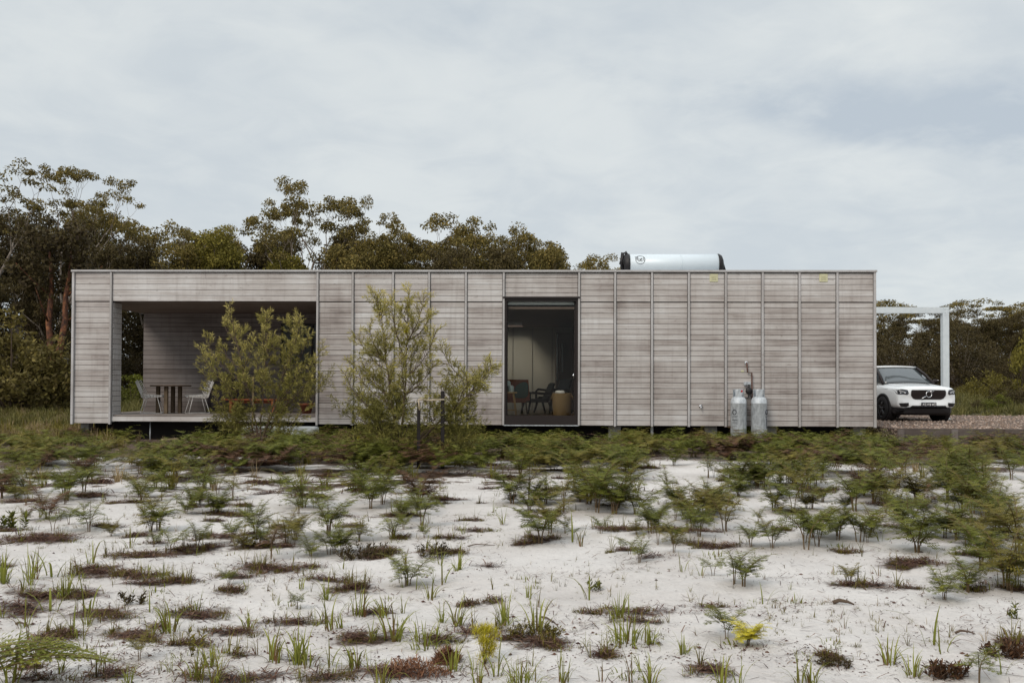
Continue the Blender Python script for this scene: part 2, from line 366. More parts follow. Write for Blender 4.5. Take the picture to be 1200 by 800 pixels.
sand = t.mix(mr(spk, .63, .70, 0, .75), sand, (.17, .135, .12))
sand = t.mix(t.math('MULTIPLY', mr(mid, .60, .72), .4), sand, (.34, .30, .275))
sand = t.mix(t.math('MULTIPLY', mr(fine, .35, .65), .25), sand, (.44, .40, .38))
earth = t.mix(fine, (.045, .030, .024), (.16, .115, .09)); earth = t.mix(mr(mid, .45, .7, 0, .5), earth, (.20, .155, .125))
gr = t.mix(mid, (.035, .032, .016), (.10, .085, .045))
sf = t.math('ADD', t.attr('soil'), t.math('MULTIPLY', t.math('SUBTRACT', spk, .5), .9))
col = t.mix(mr(sf, .32, .62), sand, earth); col = t.mix(t.attr('grassy'), col, gr)
t.base(col); hh = t.math('ADD', t.math('MULTIPLY', mid, .6), t.math('MULTIPLY', spk, .4)); t.bump(hh, .9, .05)
g = bpy.data.objects.new('ground', me); C.objects.link(g); me.materials.append(gm); tag(g, kind='structure')

# ------------------------------------------------------------------ house
FX0, FX1, HZ0, HZ1 = -11.427, 8.218, EYE-.9095, EYE+2.868
HD = 7.6; FLOOR = .62; FASC = EYE+2.10
BATS = [-11.40, -10.46, -5.341, -4.475, -3.485, -2.602, -1.70, -.778, 1.060, 1.934, 2.828, 3.719, 4.61, 5.498, 6.385, 7.291, 8.19]
house = thing('timber_house', 'long flat roofed house clad in weathered grey timber boards between upright battens', 'house', (0, 0, 0))
def boards(mb, x0, x1, z0, z1, y, h=.1305, th=.022, base=.5, var=.22, gap=.010, along='x', rr=R, joints=False):
    n = max(1, round((z1-z0)/h)); hh = (z1-z0)/n
    for i in range(n):
        a = z0+i*hh+gap*.5; bb = z0+(i+1)*hh-gap*.5
        cuts = [x0, x1]
        if joints and x1-x0 > 1.5: cuts = [x0, x0+(x1-x0)*rr.uniform(.3, .7), x1]
        for c0, c1 in zip(cuts, cuts[1:]):
            tt = base + rr.uniform(-var, var); yy = y + rr.uniform(-.0025, .0025)
            c0 += .002; c1 -= .002
            if along == 'x': mb.box(c0, c1, yy-th, yy, a, bb, tt)
            else: mb.box(yy, yy+th, c0, c1, a, bb, tt)     # boards on a wall facing +x
PANEL_BASE = {0: .5, 2: .30, 3: .50, 4: .46, 5: .50, 6: .34, 7: .5, 8: .46, 9: .40, 10: .44, 11: .36, 12: .38, 13: .42, 14: .34, 15: .38}
hi = MB(); runs = [MB(), MB(), MB()]
for i in range(len(BATS)-1):
    x0, x1 = BATS[i]+.034, BATS[i+1]-.034; lo = runs[0 if i == 0 else 1 if i < 7 else 2]
    if i == 7: boards(hi, x0, x1, EYE+2.20, HZ1-.066, 0, .1305, base=.52, joints=False)
    else: boards(hi, x0, x1, FASC, HZ1-.066, -.014, .1305, base=.55, joints=(i == 1))
    if i in (1, 7): continue
    boards(lo, x0, x1, HZ0, FASC-.016, 0, base=PANEL_BASE.get(i, .45))
[r_.build('wall_cladding', 'clad', house) for r_ in runs]; hi.build('fascia_boards', 'clad', house)
bk = MB()
for i in range(len(BATS)-1):
    if i in (1, 7): continue
    bk.box(BATS[i]-.02 if i else FX0+.01, BATS[i+1]+.02, .002, .10, HZ0+.01, FASC)
bk.box(FX0+.01, BATS[7]+.0, .002, .10, FASC, HZ1-.06); bk.box(BATS[7], BATS[8], .002, .10, EYE+2.19, HZ1-.06); bk.box(BATS[8], FX1-.01, .002, .10, FASC, HZ1-.06)
bk.build('wall_backing', 'gap', house)  # dark colour also stands in for shade beside battens and under the capping
for i, x in enumerate(BATS):
    m = MB(); w_ = .024 if 0 < i < 16 else .028
    z0 = HZ0 - (.02 if i not in (7, 8) else .0)
    tt = {0: .8, 3: .35, 16: .7}.get(i, R.uniform(.45, .75))
    z1 = HZ1-.052
    m.box(x-w_, x+w_, -.080, -.002 if i in (0, 16) else -.003, z0, z1, tt, .003)
    b_ = m.build('batten', 'cladz', house)
    if i == 3: b_['label'] = 'browner upright batten'
m = MB(); m.box(FX0-.02, FX1+.02, -.105, .16, HZ1-.05, HZ1, .7, .004); m.build('parapet_capping', 'trim', house)
# parapet on the other sides and the roof
SKX0, SKX1, SKY0, SKY1 = -3.6, -.4, 4.6, 6.9  # roof opening added out of view to let daylight into the room
m = MB(); m.box(FX0+.121, SKX0, .161, HD-.121, HZ1-.62, HZ1-.42); m.box(SKX1, FX1-.121, .161, HD-.121, HZ1-.62, HZ1-.42); m.box(SKX0, SKX1, .161, SKY0, HZ1-.62, HZ1-.42); m.box(SKX0, SKX1, SKY1, HD-.121, HZ1-.62, HZ1-.42); m.build('roof', 'zinc', house)
sk_ = MB().box(SKX0-.05, SKX1+.05, SKY0-.05, SKY0, HZ1-.418, HZ1-.36).box(SKX0-.05, SKX1+.05, SKY1, SKY1+.05, HZ1-.418, HZ1-.36).box(SKX0-.05, SKX0, SKY0, SKY1, HZ1-.418, HZ1-.36).box(SKX1, SKX1+.05, SKY0, SKY1, HZ1-.418, HZ1-.36).build('added_skylight', 'black', house)
m = MB(); m.box(FX0-.0, FX0+.12, .17, HD, HZ1-.75, HZ1-.004, .5); m.box(FX1-.12, FX1, .17, HD, HZ1-.75, HZ1-.004, .5); m.box(FX0+.12, FX1-.12, HD-.12, HD, HZ1-.75, HZ1-.004, .5)
m.build('parapet', 'trim', house)
# left pier: stub of wall with a boarded return
PX = BATS[1]+.02
m = MB(); boards(m, .02, .47, FLOOR-.18, FASC-.02, PX+.0, along='y', base=.75, var=.2)
boards(m, FX0+.03, PX, FLOOR-.2, FASC-.02, .50, base=.4)
m.build('pier_cladding', 'clad', house)
m = MB(); m.box(FX0+.012, PX-.002, .10, .476, HZ0+.02, FASC-.03); m.build('pier_core', 'gap', house)
# porch: soffit, deck, back wall, window
YB = 3.64; DX1 = BATS[2]-.02
m = MB()
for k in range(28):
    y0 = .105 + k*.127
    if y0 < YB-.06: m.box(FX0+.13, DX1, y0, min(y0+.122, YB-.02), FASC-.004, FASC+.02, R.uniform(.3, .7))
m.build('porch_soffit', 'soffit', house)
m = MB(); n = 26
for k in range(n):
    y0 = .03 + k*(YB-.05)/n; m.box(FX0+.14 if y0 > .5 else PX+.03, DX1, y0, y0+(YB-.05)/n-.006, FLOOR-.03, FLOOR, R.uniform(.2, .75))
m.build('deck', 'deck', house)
m = MB(); boards(m, PX+.01, DX1, HZ0+.05, FLOOR-.034, .02, .09, .04, base=.7, var=.15, joints=True); m.build('deck_fascia', 'clad', house)
WX0, WX1 = -7.25, -5.45; BX0 = -11.19
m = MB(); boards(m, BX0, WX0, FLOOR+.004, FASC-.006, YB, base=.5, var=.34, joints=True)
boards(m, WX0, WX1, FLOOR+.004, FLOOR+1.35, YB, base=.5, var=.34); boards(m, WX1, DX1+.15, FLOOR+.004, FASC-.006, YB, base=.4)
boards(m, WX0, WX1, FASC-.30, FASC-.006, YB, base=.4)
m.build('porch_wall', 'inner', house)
m = MB(); m.box(BX0, WX0, YB+.002, YB+.1, FLOOR-.2, FASC+.02); m.box(WX1, DX1+.15, YB+.002, YB+.1, FLOOR-.2, FASC+.02); m.box(WX0, WX1, YB+.002, YB+.1, FLOOR-.2, FLOOR+1.35)
m.box(WX0, WX1, YB+.002, YB+.1, FASC-.30, FASC+.02)
m.build('porch_wall_backing', 'gap', house)
def glass_mat():
    m = bpy.data.materials.new('window_glass'); m.use_nodes = True; nt_ = m.node_tree; nt_.nodes.clear()
    o = nt_.nodes.new('ShaderNodeOutputMaterial'); a = nt_.nodes.new('ShaderNodeBsdfTransparent'); g_ = nt_.nodes.new('ShaderNodeBsdfGlossy')
    f = nt_.nodes.new('ShaderNodeFresnel'); f.inputs[0].default_value = 1.45; g_.inputs['Roughness'].default_value = 0.01
    a.inputs[0].default_value = (.90, .90, .88, 1)
    x = nt_.nodes.new('ShaderNodeMixShader'); mu = nt_.nodes.new('ShaderNodeMath'); mu.operation = 'MULTIPLY'; mu.inputs[1].default_value = .3; nt_.links.new(f.outputs[0], mu.inputs[0]); nt_.links.new(mu.outputs[0], x.inputs[0]); nt_.links.new(a.outputs[0], x.inputs[1]); nt_.links.new(g_.outputs[0], x.inputs[2]); nt_.links.new(x.outputs[0], o.inputs[0])
    return m
MAT['glass'] = glass_mat()
def frame(mb, x0, x1, z0, z1, y0, y1, w, wb=None, wt=None):
    wb = wb or w; wt = wt or w
    mb.box(x0, x0+w, y0, y1, z0, z1); mb.box(x1-w, x1, y0, y1, z0, z1); mb.box(x0+w, x1-w, y0, y1, z0, z0+wb); mb.box(x0+w, x1-w, y0, y1, z1-wt, z1)
m = MB(); frame(m, WX0+.002, WX1-.002, FLOOR+1.352, FASC-.302, YB-.03, YB+.08, .05); m.box((WX0+WX1)/2-.02, (WX0+WX1)/2+.02, YB-.02, YB+.05, FLOOR+1.40, FASC-.35)
wf = m.build('porch_window', 'black', house)
m = MB(); m.box(WX0+.05, WX1-.05, YB+.02, YB+.026, FLOOR+1.40, FASC-.35); m.build('pane', 'glass', wf)
# side and rear walls, each boarded
m = MB(); bs = MB()
boards(m, .02, HD, HZ0, HZ1-.05, FX1-.024, along='y', base=.45, joints=True); m.build('side_wall_cladding', 'clad', house)
m = MB(); m.box(FX1-.10, FX1-.025, .102, HD-.01, HZ0, HZ1-.76); m.build('side_wall_backing', 'gap', house)
m = MB()
RW0, RW1 = -4.9, -1.35            # unseen tall window added in the rear wall to light the room
for x0, x1, z0, z1 in ((BX0, RW0, HZ0, HZ1-.76), (RW1, FX1-.1, HZ0, HZ1-.76), (RW0, RW1, HZ0, FLOOR+.1), (RW0, RW1, 3.1, HZ1-.76)): m.box(x0, x1, HD-.2, HD-.02, z0, z1, .45)
m.build('rear_wall', 'clad', house)
m = MB(); frame(m, RW0+.002, RW1-.002, FLOOR+.102, 3.098, HD-.16, HD-.06, .05); rw = m.build('rear_window', 'black', house)
m = MB(); m.box(RW0+.05, RW1-.05, HD-.11, HD-.104, FLOOR+.15, 3.05); m.build('pane', 'glass', rw)
m = MB(); m.box(DX1+.03, DX1+.13, .11, YB-.01, HZ0, FASC+.0); m.build('partition_wall', 'inner', house); m = MB(); m.box(BX0, BX0+.1, YB+.102, HD-.21, HZ0, FASC)
m.build('partition_wall', 'inner', house)
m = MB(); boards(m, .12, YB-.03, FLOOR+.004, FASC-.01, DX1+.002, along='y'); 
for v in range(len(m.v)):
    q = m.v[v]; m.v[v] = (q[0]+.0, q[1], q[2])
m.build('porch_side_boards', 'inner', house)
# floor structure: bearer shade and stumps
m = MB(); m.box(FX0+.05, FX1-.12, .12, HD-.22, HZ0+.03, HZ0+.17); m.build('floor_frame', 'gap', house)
m = MB(); m.box(FX0+.3, FX1-.14, .56, .60, -.3, HZ0+.028); m.build('subfloor_shade_sheet', 'gap', house)  # near-black sheet added to stand in for the shade under the floor
for x in (-11.2, -9.0, -5.25, -3.0, -.9, 1.95, 4.3, 5.75, 7.9):
    for y in (.32 if x > 1 or x < -11 else .75, 3.9, 7.2):
        m = MB(); w_ = .15 if (x > 1 and y < 1) else .1
        m.box(x-w_, x+w_, y-.12, y+.12, gz(x, y)-.3, HZ0+.028, .5, .006); m.build('stump', 'conc', house)
m = MB(); q = atY(764, 505, .25); m.tube([(q.x, .25, -.1), (q.x, .25, HZ0+.02)], .035, 10); m.build('drain_pipe', 'white', house)
m = MB(); q = atY(176, 505, .25); m.tube([(q.x, .25, -.1), (q.x, .25, HZ0+.06)], .016, 10); m.build('drain_pipe', 'zinc', house)
# doorway
DX0, DX1b = BATS[7]+.026, BATS[8]-.026; DT = EYE+2.19
dr = MB(); frame(dr, DX0, DX1b, HZ0+.01, DT, -.05, .12, .045, FLOOR-HZ0+.02, .075)
for x0, x1 in ((DX0+.045, DX0+.075), (DX1b-.085, DX1b-.045)): dr.box(x0, x1, .03, .08, FLOOR+.03, DT-.076)
door = dr.build('door', 'black', house)
m = MB(); m.box(DX0-.045, DX1b+.045, -.10, -.052, DT-.012, DT+.03, .5, .003); m.build('door_hood', 'black', door)
m = MB(); m.box(DX0-.02, DX1b+.02, -.075, -.004, HZ0-.012, HZ0+.008, .5); m.build('door_sill', 'zinc', door)
m = MB(); m.box(DX0+.05, DX1b-.09, .10, .13, DT-.155, DT-.085); m.build('blind_rail', 'steel', door)
m = MB(); m.box(DX0+.076, DX1b-.086, .05, .056, FLOOR+.03, DT-.077); m.build('pane', 'glass', door)
m = MB(); q = atY(672, 440, 0); m.tube([(q.x, -.03, q.z-.05), (q.x, -.03, q.z+.05)], .012, 8); m.tube([(q.x, .0, q.z), (q.x-.02, -.06, q.z)], .014, 8); m.build('door_handle', 'chrome', door)
# room behind the door
RX0, RX1 = -5.0, 1.15; RY = 7.25; RC = 3.25
m = MB()
for k in range(40):
    x0 = RX0 + .1 + k*(RX1-RX0-.1)/40; m.box(x0, x0+(RX1-RX0-.1)/40-.002, .125, RY, FLOOR-.06, FLOOR-.004+R.uniform(0, .001), R.uniform(.2, .8))
m.build('room_floor', 'floorin', house)
m = MB(); m.box(RX0, RX1, .105, SKY0, RC, RC+.06); m.box(RX0, RX1, SKY1, RY+.1, RC, RC+.06); m.box(RX0, SKX0, SKY0, SKY1, RC, RC+.06); m.box(SKX1, RX1, SKY0, SKY1, RC, RC+.06); m.build('room_ceiling', 'ceilin', house)
m = MB(); m.box(SKX0, SKX1, SKY0, SKY1, HZ1-.40, HZ1-.39); m.build('pane', 'glass', sk_)
m = MB()
x = RW1+.0
while x < RX1-.02:
    m.box(x+.011, min(x+.63, RX1)-.011, RY+.03, RY+.06, FLOOR, RC, R.uniform(.3, .7)); x += .63
m.build('room_rear_panels', 'wallin', house); m = MB(); m.box(RX0+.1, RW0, RY+.03, RY+.06, FLOOR, RC); m.build('room_rear_panels', 'wallin', house)
m = MB(); m.box(RX1, RX1+.06, .105, RY+.1, FLOOR-.06, RC); m.build('room_side_wall', 'ceilin', house); m = MB(); m.box(RX0-.06+.03, RX0+.09, YB+.2, RY+.1, FLOOR-.06, RC); m.build('room_side_wall', 'ceilin', house)
# wall vents, tap, outlet
for i, (px, py) in enumerate(((836.5, 325.5), (965, 325.5))):
    q = atY(px, py, -.04); m = MB(); m.box(q.x-.10, q.x+.10, -.052, -.016, q.z-.10, q.z+.10, .5, .008)
    ve = m.build('wall_vent', 'cream', house)
    m = MB()
    for k in range(5): m.box(q.x-.055, q.x+.055, -.060, -.0525, q.z-.05+k*.022, q.z-.04+k*.022)
    m.box(q.x-.065, q.x-.055, -.060, -.0525, q.z-.06, q.z+.06); m.box(q.x+.055, q.x+.065, -.060, -.0525, q.z-.06, q.z+.06)
    m.build('grille', 'cream', ve)
q = atY(821, 477, -.03); m = MB(); m.tube([(q.x, -.02, q.z+.02), (q.x, -.09, q.z+.02), (q.x-.005, -.12, q.z-.04)], .014, 8); m.lathe([(0, 0), (.035, 0), (.035, .012), (0, .012)], (q.x, -.08, q.z+.05), 12); m.lathe([(0, 0), (.04, 0), (.04, .01), (0, .01)], (q.x, -.035, q.z+.02), 12, 'y'); m.build('garden_tap', 'chrome', house)

# ------------------------------------------------------------------ solar water tank on the roof
q0 = atY(737, 315, 2.0); q1 = atY(841, 315, 2.0); qt = atY(790, 298, 2.0)
rt_ = .29; zc = qt.z - rt_; yc = 2.0
tk = thing('water_tank', 'silver solar hot water tank with black end caps lying on the flat roof', 'water tank', ((q0.x+q1.x)/2, yc, zc-rt_))
hl = (q1.x-q0.x)/2
m = MB(); m.lathe([(0, -hl), (rt_*.9, -hl), (rt_, -hl+.02), (rt_, hl-.02), (rt_*.9, hl), (0, hl)], (0, 0, rt_), 48, 'x'); tb = m.build('tank_body', 'tank', tk)
m = MB()
for sx in (.18,): m.lathe([(rt_+.003, sx-.012), (rt_+.008, sx-.01), (rt_+.008, sx+.01), (rt_+.003, sx+.012)], (0, 0, rt_), 48, 'x')
m.build('strap', 'tank', tb)
m = MB(); m.lathe([(0, -hl-.14), (rt_*.85, -hl-.14), (rt_*.99, -hl-.11), (rt_+.012, -hl-.03), (rt_+.012, -hl+.004), (0, -hl+.004)], (0, 0, rt_), 32, 'x')
m.tube([(-hl-.17, -.06, .02), (-hl-.20, -.06, rt_*1.3), (-hl-.17, -.05, rt_*2.1), (-hl-.10, -.05, rt_*2.16), (-hl-.06, -.05, rt_*1.9)], .045, 10)
m.tube([(-hl-.16, -.2, rt_*1.2), (-hl-.25, -.2, rt_*1.25), (-hl-.26, -.2, rt_*1.0)], .02, 8)
m.build('end_cap', 'dark', tk)
m = MB(); m.lathe([(0, hl-.004), (rt_+.012, hl-.004), (rt_+.01, hl+.02), (rt_*.9, hl+.09), (rt_*.6, hl+.13), (0, hl+.14)], (0, 0, rt_), 32, 'x')
m.add([(hl, -.12, rt_*1.75), (hl+.10, -.12, rt_*1.6), (hl+.24, -.12, 0), (hl, -.12, 0), (hl, .1, rt_*1.75), (hl+.10, .1, rt_*1.6), (hl+.24, .1, 0), (hl, .1, 0)], [(0, 3, 2, 1), (4, 5, 6, 7), (0, 1, 5, 4), (1, 2, 6, 5), (2, 3, 7, 6), (3, 0, 4, 7)])
m.build('end_cap', 'dark', tk)
m = MB(); 
for sx in (-hl*.7, hl*.7): m.box(sx-.05, sx+.05, -.25, .25, -.62+.0, .03)
m.build('cradle', 'zinc', tk)
def on_cyl(cx_, cyy, r, a0, pts, z=None):   # points (u,v): u along surface round a lying cylinder
    return [Vector((cx_+u, cyy - (r+.004)*math.cos((v)/r + a0), rt_ + (r+.004)*math.sin(v/r + a0))) for u, v in pts]
m = MB(); uc = -hl+.27; a0 = .42
ring = [(uc+.125*math.cos(a), .125*math.sin(a)) for a in np.linspace(0, 2*math.pi, 29)]
def stroke(mb, P, w=.009):
    for A, B in zip(P, P[1:]): mb.tube([A, B], w*.5, 5, smooth=False)
stroke(m, on_cyl(0, 0, rt_, a0, ring), .010)
for gl in ([(-.10, .05), (-.085, -.03), (-.07, .06)], [(-.06, .10), (-.05, -.04), (-.01, -.045), (0, 0), (-.045, .01)], [(.02, .03), (.0, -.02), (.03, -.05), (.06, -.03)], [(.005, -.005), (.05, .0), (.045, .03), (.02, .03)], [(.08, .05), (.085, -.03), (.115, -.04), (.12, .03), (.09, .05)], [(-.135, .07), (-.12, .09)]):
    stroke(m, on_cyl(0, 0, rt_, a0, [(uc+u, v) for u, v in gl]), .013)
m.build('emblem', 'ink', tb)

# ------------------------------------------------------------------ gas cylinders, regulator and pipe
def gas(px, label, emb_ang, with_tag):
    q = atY(px, 512, -.32); z0 = .04
    c = thing('gas_cylinder', label, 'gas cylinder', (q.x, -.32, z0), 0, 'gas cylinders beside the wall')
    r = .187
    c.scale = (1, 1, .9)
    m = MB(); m.lathe([(0, .05), (r*.7, .05), (r*.93, .08), (r, .14), (r, 1.02), (r*1.012, 1.025), (r*1.012, 1.045), (r, 1.05), (r*.97, 1.12), (r*.82, 1.18), (r*.5, 1.215), (0, 1.225)], (0, 0, 0), 40); b_ = m.build('cylinder_body', 'zinc', c)
    m = MB(); m.lathe([(r*.8, 0), (r*.84, 0), (r*.84, .07), (r*.8, .07)], (0, 0, 0), 32); m.build('foot_ring', 'zinc', c)
    m = MB(); rr = r*.70
    for seg in ((-2.35, -1.15), (-.35, 1.2), (1.9, 3.2)):
        aa = np.linspace(seg[0], seg[1], 10); v = []; f = []
        for a in aa:
            for rd, z in ((rr, 1.19), (rr, 1.40), (rr-.006, 1.40), (rr-.006, 1.19)): v.append((rd*math.cos(a), rd*math.sin(a), z))
        for k in range(9):
            for j in range(4): f.append((k*4+j, k*4+(j+1) % 4, k*4+4+(j+1) % 4, k*4+4+j))
        f += [(0, 3, 2, 1), (36, 37, 38, 39)]; m.add(v, f, .5, False)
    m.lathe([(rr+.004, 1.385), (rr+.004, 1.405), (rr-.012, 1.405), (rr-.012, 1.385), (rr+.004, 1.385)], (0, 0, 0), 32)
    m.build('valve_guard', 'zinc', c)
    m = MB(); m.tube([(0, 0, 1.21), (0, 0, 1.33)], .025, 10); m.tube([(0, 0, 1.30), (.06, -.03, 1.30)], .016, 8); m.lathe([(0, 0), (.035, 0), (.035, .025), (0, .025)], (0, 0, 1.33), 12); m.build('valve', 'chrome', c)
    m = MB()
    def P(u, z): a = emb_ang + u/r; return Vector(((r+.003)*math.cos(a), (r+.003)*math.sin(a), z))
    for k in range(24):
        a, a2 = 2*math.pi*k/24, 2*math.pi*(k+1)/24
        m.tube([P(.048*math.cos(a), .80+.062*math.sin(a)), P(.048*math.cos(a2), .80+.062*math.sin(a2))], .0095, 5)
    rr_ = random.Random(int(px))
    for z in ((.70, .675, .60, .585, .53, .50, .44) if with_tag else (.69, .67)):
        u = -.06
        while u < .06: w_ = rr_.uniform(.01, .03); m.tube([P(u, z), P(u+w_, z)], .0045, 4); u += w_+.008
    if not with_tag:
        for k in range(9):
            z = .38+k*.03; m.tube([P(-.02, z), P(-.02, z+.02)], .006, 4); m.tube([P(.012, z), P(.03, z+.012)], .005, 4)
    m.build('emblem', 'ink', b_)
    if with_tag:
        m = MB()
        for a in np.linspace(-1.38, -1.0, 5)[:-1]: 
            a2 = a+.1; m.add([((rr+.008)*math.cos(x), (rr+.008)*math.sin(x), z) for x in (a, a2) for z in (1.33, 1.385)], [(0, 2, 3, 1)])
        m.build('tag', 'red', c)
    return c
gas(865.5, 'left gas cylinder, dull steel with a red tag on its collar', -math.pi/2-.75, True)
gas(889.5, 'right gas cylinder, paler steel without a red tag', -math.pi/2+.95, False)
reg = thing('gas_regulator', 'gas regulator and copper pipe fixed to the boards above the two cylinders', 'gas pipe', (0, 0, 0))
def PW(px, py, y=-.09): q = atY(px, py, y); return (q.x, y, q.z)
m = MB(); m.tube([(PW(875, 425)[0], -.03, PW(875, 425)[2]), PW(875, 425), PW(876, 436), PW(881, 437), PW(881.5, 470), PW(880, 474, -.2)], .017, 8); m.build('pipe', 'copper', reg)
m = MB(); q = PW(875, 425); m.lathe([(0, 0), (.04, 0), (.04, .03), (0, .03)], (q[0], -.055, q[2]), 12, 'y'); q = PW(875.5, 449); m.box(q[0]-.08, q[0]+.08, -.13, -.05, q[2]-.045, q[2]+.035, .5, .012); m.build('bracket', 'zinc', reg)
m = MB(); q = PW(877, 458); m.lathe([(0, 0), (.07, 0), (.085, .02), (.085, .05), (.06, .08), (0, .08)], (q[0], -.20, q[2]), 20, 'y'); m.tube([(q[0], -.15, q[2]), (q[0], -.15, q[2]+.16)], .02, 8)
m.tube([(q[0], -.18, q[2]-.05), (q[0]-.05, -.28, q[2]-.17), (PW(869, 470)[0], -.32, q[2]-.16)], .013, 8); m.tube([(q[0], -.18, q[2]-.05), (q[0]+.05, -.28, q[2]-.20), (PW(886, 470)[0], -.32, q[2]-.16)], .013, 8)
m.build('regulator', 'dark', reg)
m = MB(); q = PW(870, 434.7, -.03); m.box(q[0]-.035, q[0]+.035, -.034, -.026, q[2]-.02, q[2]+.02); m.build('notice', 'cream', reg)

# ------------------------------------------------------------------ porch furniture
q = atY(199, 478, 1.5)
tbx = q.x
ta = thing('patio_table', 'dark timber table on chunky legs between two wire chairs on the porch', 'table', (tbx, 1.55, FLOOR))
m = MB(); m.lathe([(0, .70), (.50, .70), (.52, .715), (.52, .73), (.50, .742), (0, .742)], (0, 0, 0), 40); m.build('tabletop', 'tabletop', ta)
for i, (lx, ly) in enumerate(((-.26, -.18), (.0, -.30), (.24, .02), (-.04, .26))):
    m = MB(); m.box(lx-.045, lx+.045, ly-.045, ly+.045, 0, .70, (.2, .9, .1, .5)[i], .006); m.build('leg', 'table', ta)
def wire_chair(name, label, loc, rz):
    c = thing(name, label, 'chair', loc, rz, 'white wire chairs on the porch')
    # local: faces +x, back towards -x
    m = MB(); wr = .0055
    def shell(u, v):   # u 0..1 from seat front to back top, v -1..1 across
        if u < .5: x = .26-.50*(u/.5); z = .43 - .03*math.sin(u*2*math.pi*.5)
        else:
            k = (u-.5)/.5; x = -.24-.16*k; z = .41+.40*k
        w_ = (.26 + .07*math.sin(math.pi*min(1, u*1.1)))
        z += .10*(abs(v)**2.2)*(1-.55*abs(u-.55)*2) ; x += .08*abs(v)**2*(1 if u > .5 else .2)
        return Vector((x, v*w_, z))
    for i in range(13):
        v = -1+2*i/12; m.tube([shell(k/12, v) for k in range(13)], wr if 0 < i < 12 else .008, 5, cap=False)
    for k in range(15):
        u = k/14; m.tube([shell(u, -1+2*i/10) for i in range(11)], wr if 0 < k < 14 else .008, 5, cap=False)
    m.build('wire_shell', 'whitewire', c)
    for s in (-1, 1):
        m = MB(); m.tube([(.16, s*.18, .42), (.27, s*.25, .012), (-.25, s*.25, .012), (-.14, s*.18, .41)], .0085, 6); m.build('leg', 'whitewire', c)
    m = MB(); m.tube([(.17, -.18, .42), (.17, .18, .42)], .008, 6); m.tube([(-.14, -.18, .40), (-.14, .18, .40)], .008, 6); m.build('stretcher', 'whitewire', c)
    return c
q = atY(178, 478, 1.3); ch = wire_chair('wire_chair', 'white wire chair left of the table, its back to the open side of porch', (q.x+.02, 1.25, FLOOR), .25)
q = atY(230, 478, 1.4); wire_chair('wire_chair', 'white wire chair right of the table, turned back towards it', (q.x+.02, 1.45, FLOOR), math.pi+.55)
q = atY(256, 478, 2.9); bb = thing('covered_barbecue', 'dark covered barbecue with rounded shoulders between the right wire chair and red bench', 'barbecue', (q.x+.12, 3.1, FLOOR))
m = MB(); bm = bmesh.new(); bmesh.ops.create_cube(bm, size=1)
for v in bm.verts: v.co = Vector((v.co.x*1.0*(1 if v.co.z < 0 else .88), v.co.y*.6*(1 if v.co.z < 0 else .8), (v.co.z+.5)*1.05))
bmesh.ops.bevel(bm, geom=[e for e in bm.edges if max(a.co.z for a in e.verts) > .9 ], offset=.2, segments=6, affect='EDGES'); m.bm(bm, .5, True); m.build('cover', 'bbqcover', bb)
m = MB()
for sx in (-.4, .4): m.lathe([(0, -.02), (.05, -.02), (.05, .02), (0, .02)], (sx, -.1, .05), 14, 'y')
m.build('wheels', 'dark', bb)
q0 = atY(262, 468, 2.2); q1 = atY(337, 468, 2.2)
be = thing('bench', 'low red hardwood bench behind the sapling on the porch', 'bench', ((q0.x+q1.x)/2, 2.2, FLOOR)); hw = (q1.x-q0.x)/2
m = MB()
for k in range(3): m.box(-hw, hw, -.2+k*.137, -.2+k*.137+.128, .34, .375, .4+.2*k, .004)
m.build('seat', 'redwood', be)
for sx in (-hw+.25, hw-.35):
    for sy in (-.15, .15): m = MB(); m.box(sx-.04, sx+.04, sy-.03, sy+.03, 0, .339, .6, .004); m.build('leg', 'redwood', be)
m = MB(); m.box(-hw+.25, hw-.35, -.02, .02, .26, .335, .3); m.build('rail', 'redwood', be)
q = atY(359, 478, 1.8); po = thing('flower_pot', 'terracotta pot at the dark right end of the porch', 'pot', (q.x, 1.8, FLOOR))
m = MB(); m.lathe([(0, 0), (.12, 0), (.17, .22), (.19, .22), (.19, .27), (.165, .27), (.15, .22), (0, .20)], (0, 0, 0), 24); m.build('pot_body', 'terracotta', po)
m = MB(); m.lathe([(0, .2), (.155, .235), (0, .25)], (0, 0, 0), 16); m.build('potting_soil', 'gap', po)
sl = thing('concrete_step', 'pale concrete step on the ground under the right end of the deck', 'step', (0, 0, 0))
qa = atY(284, 500, -.35); qb = atY(370, 500, -.35); m = MB(); m.box(qa.x, qb.x, -.42, .0, -.1, .36, .5, .02); m.build('step_block', 'conc_pale', sl)

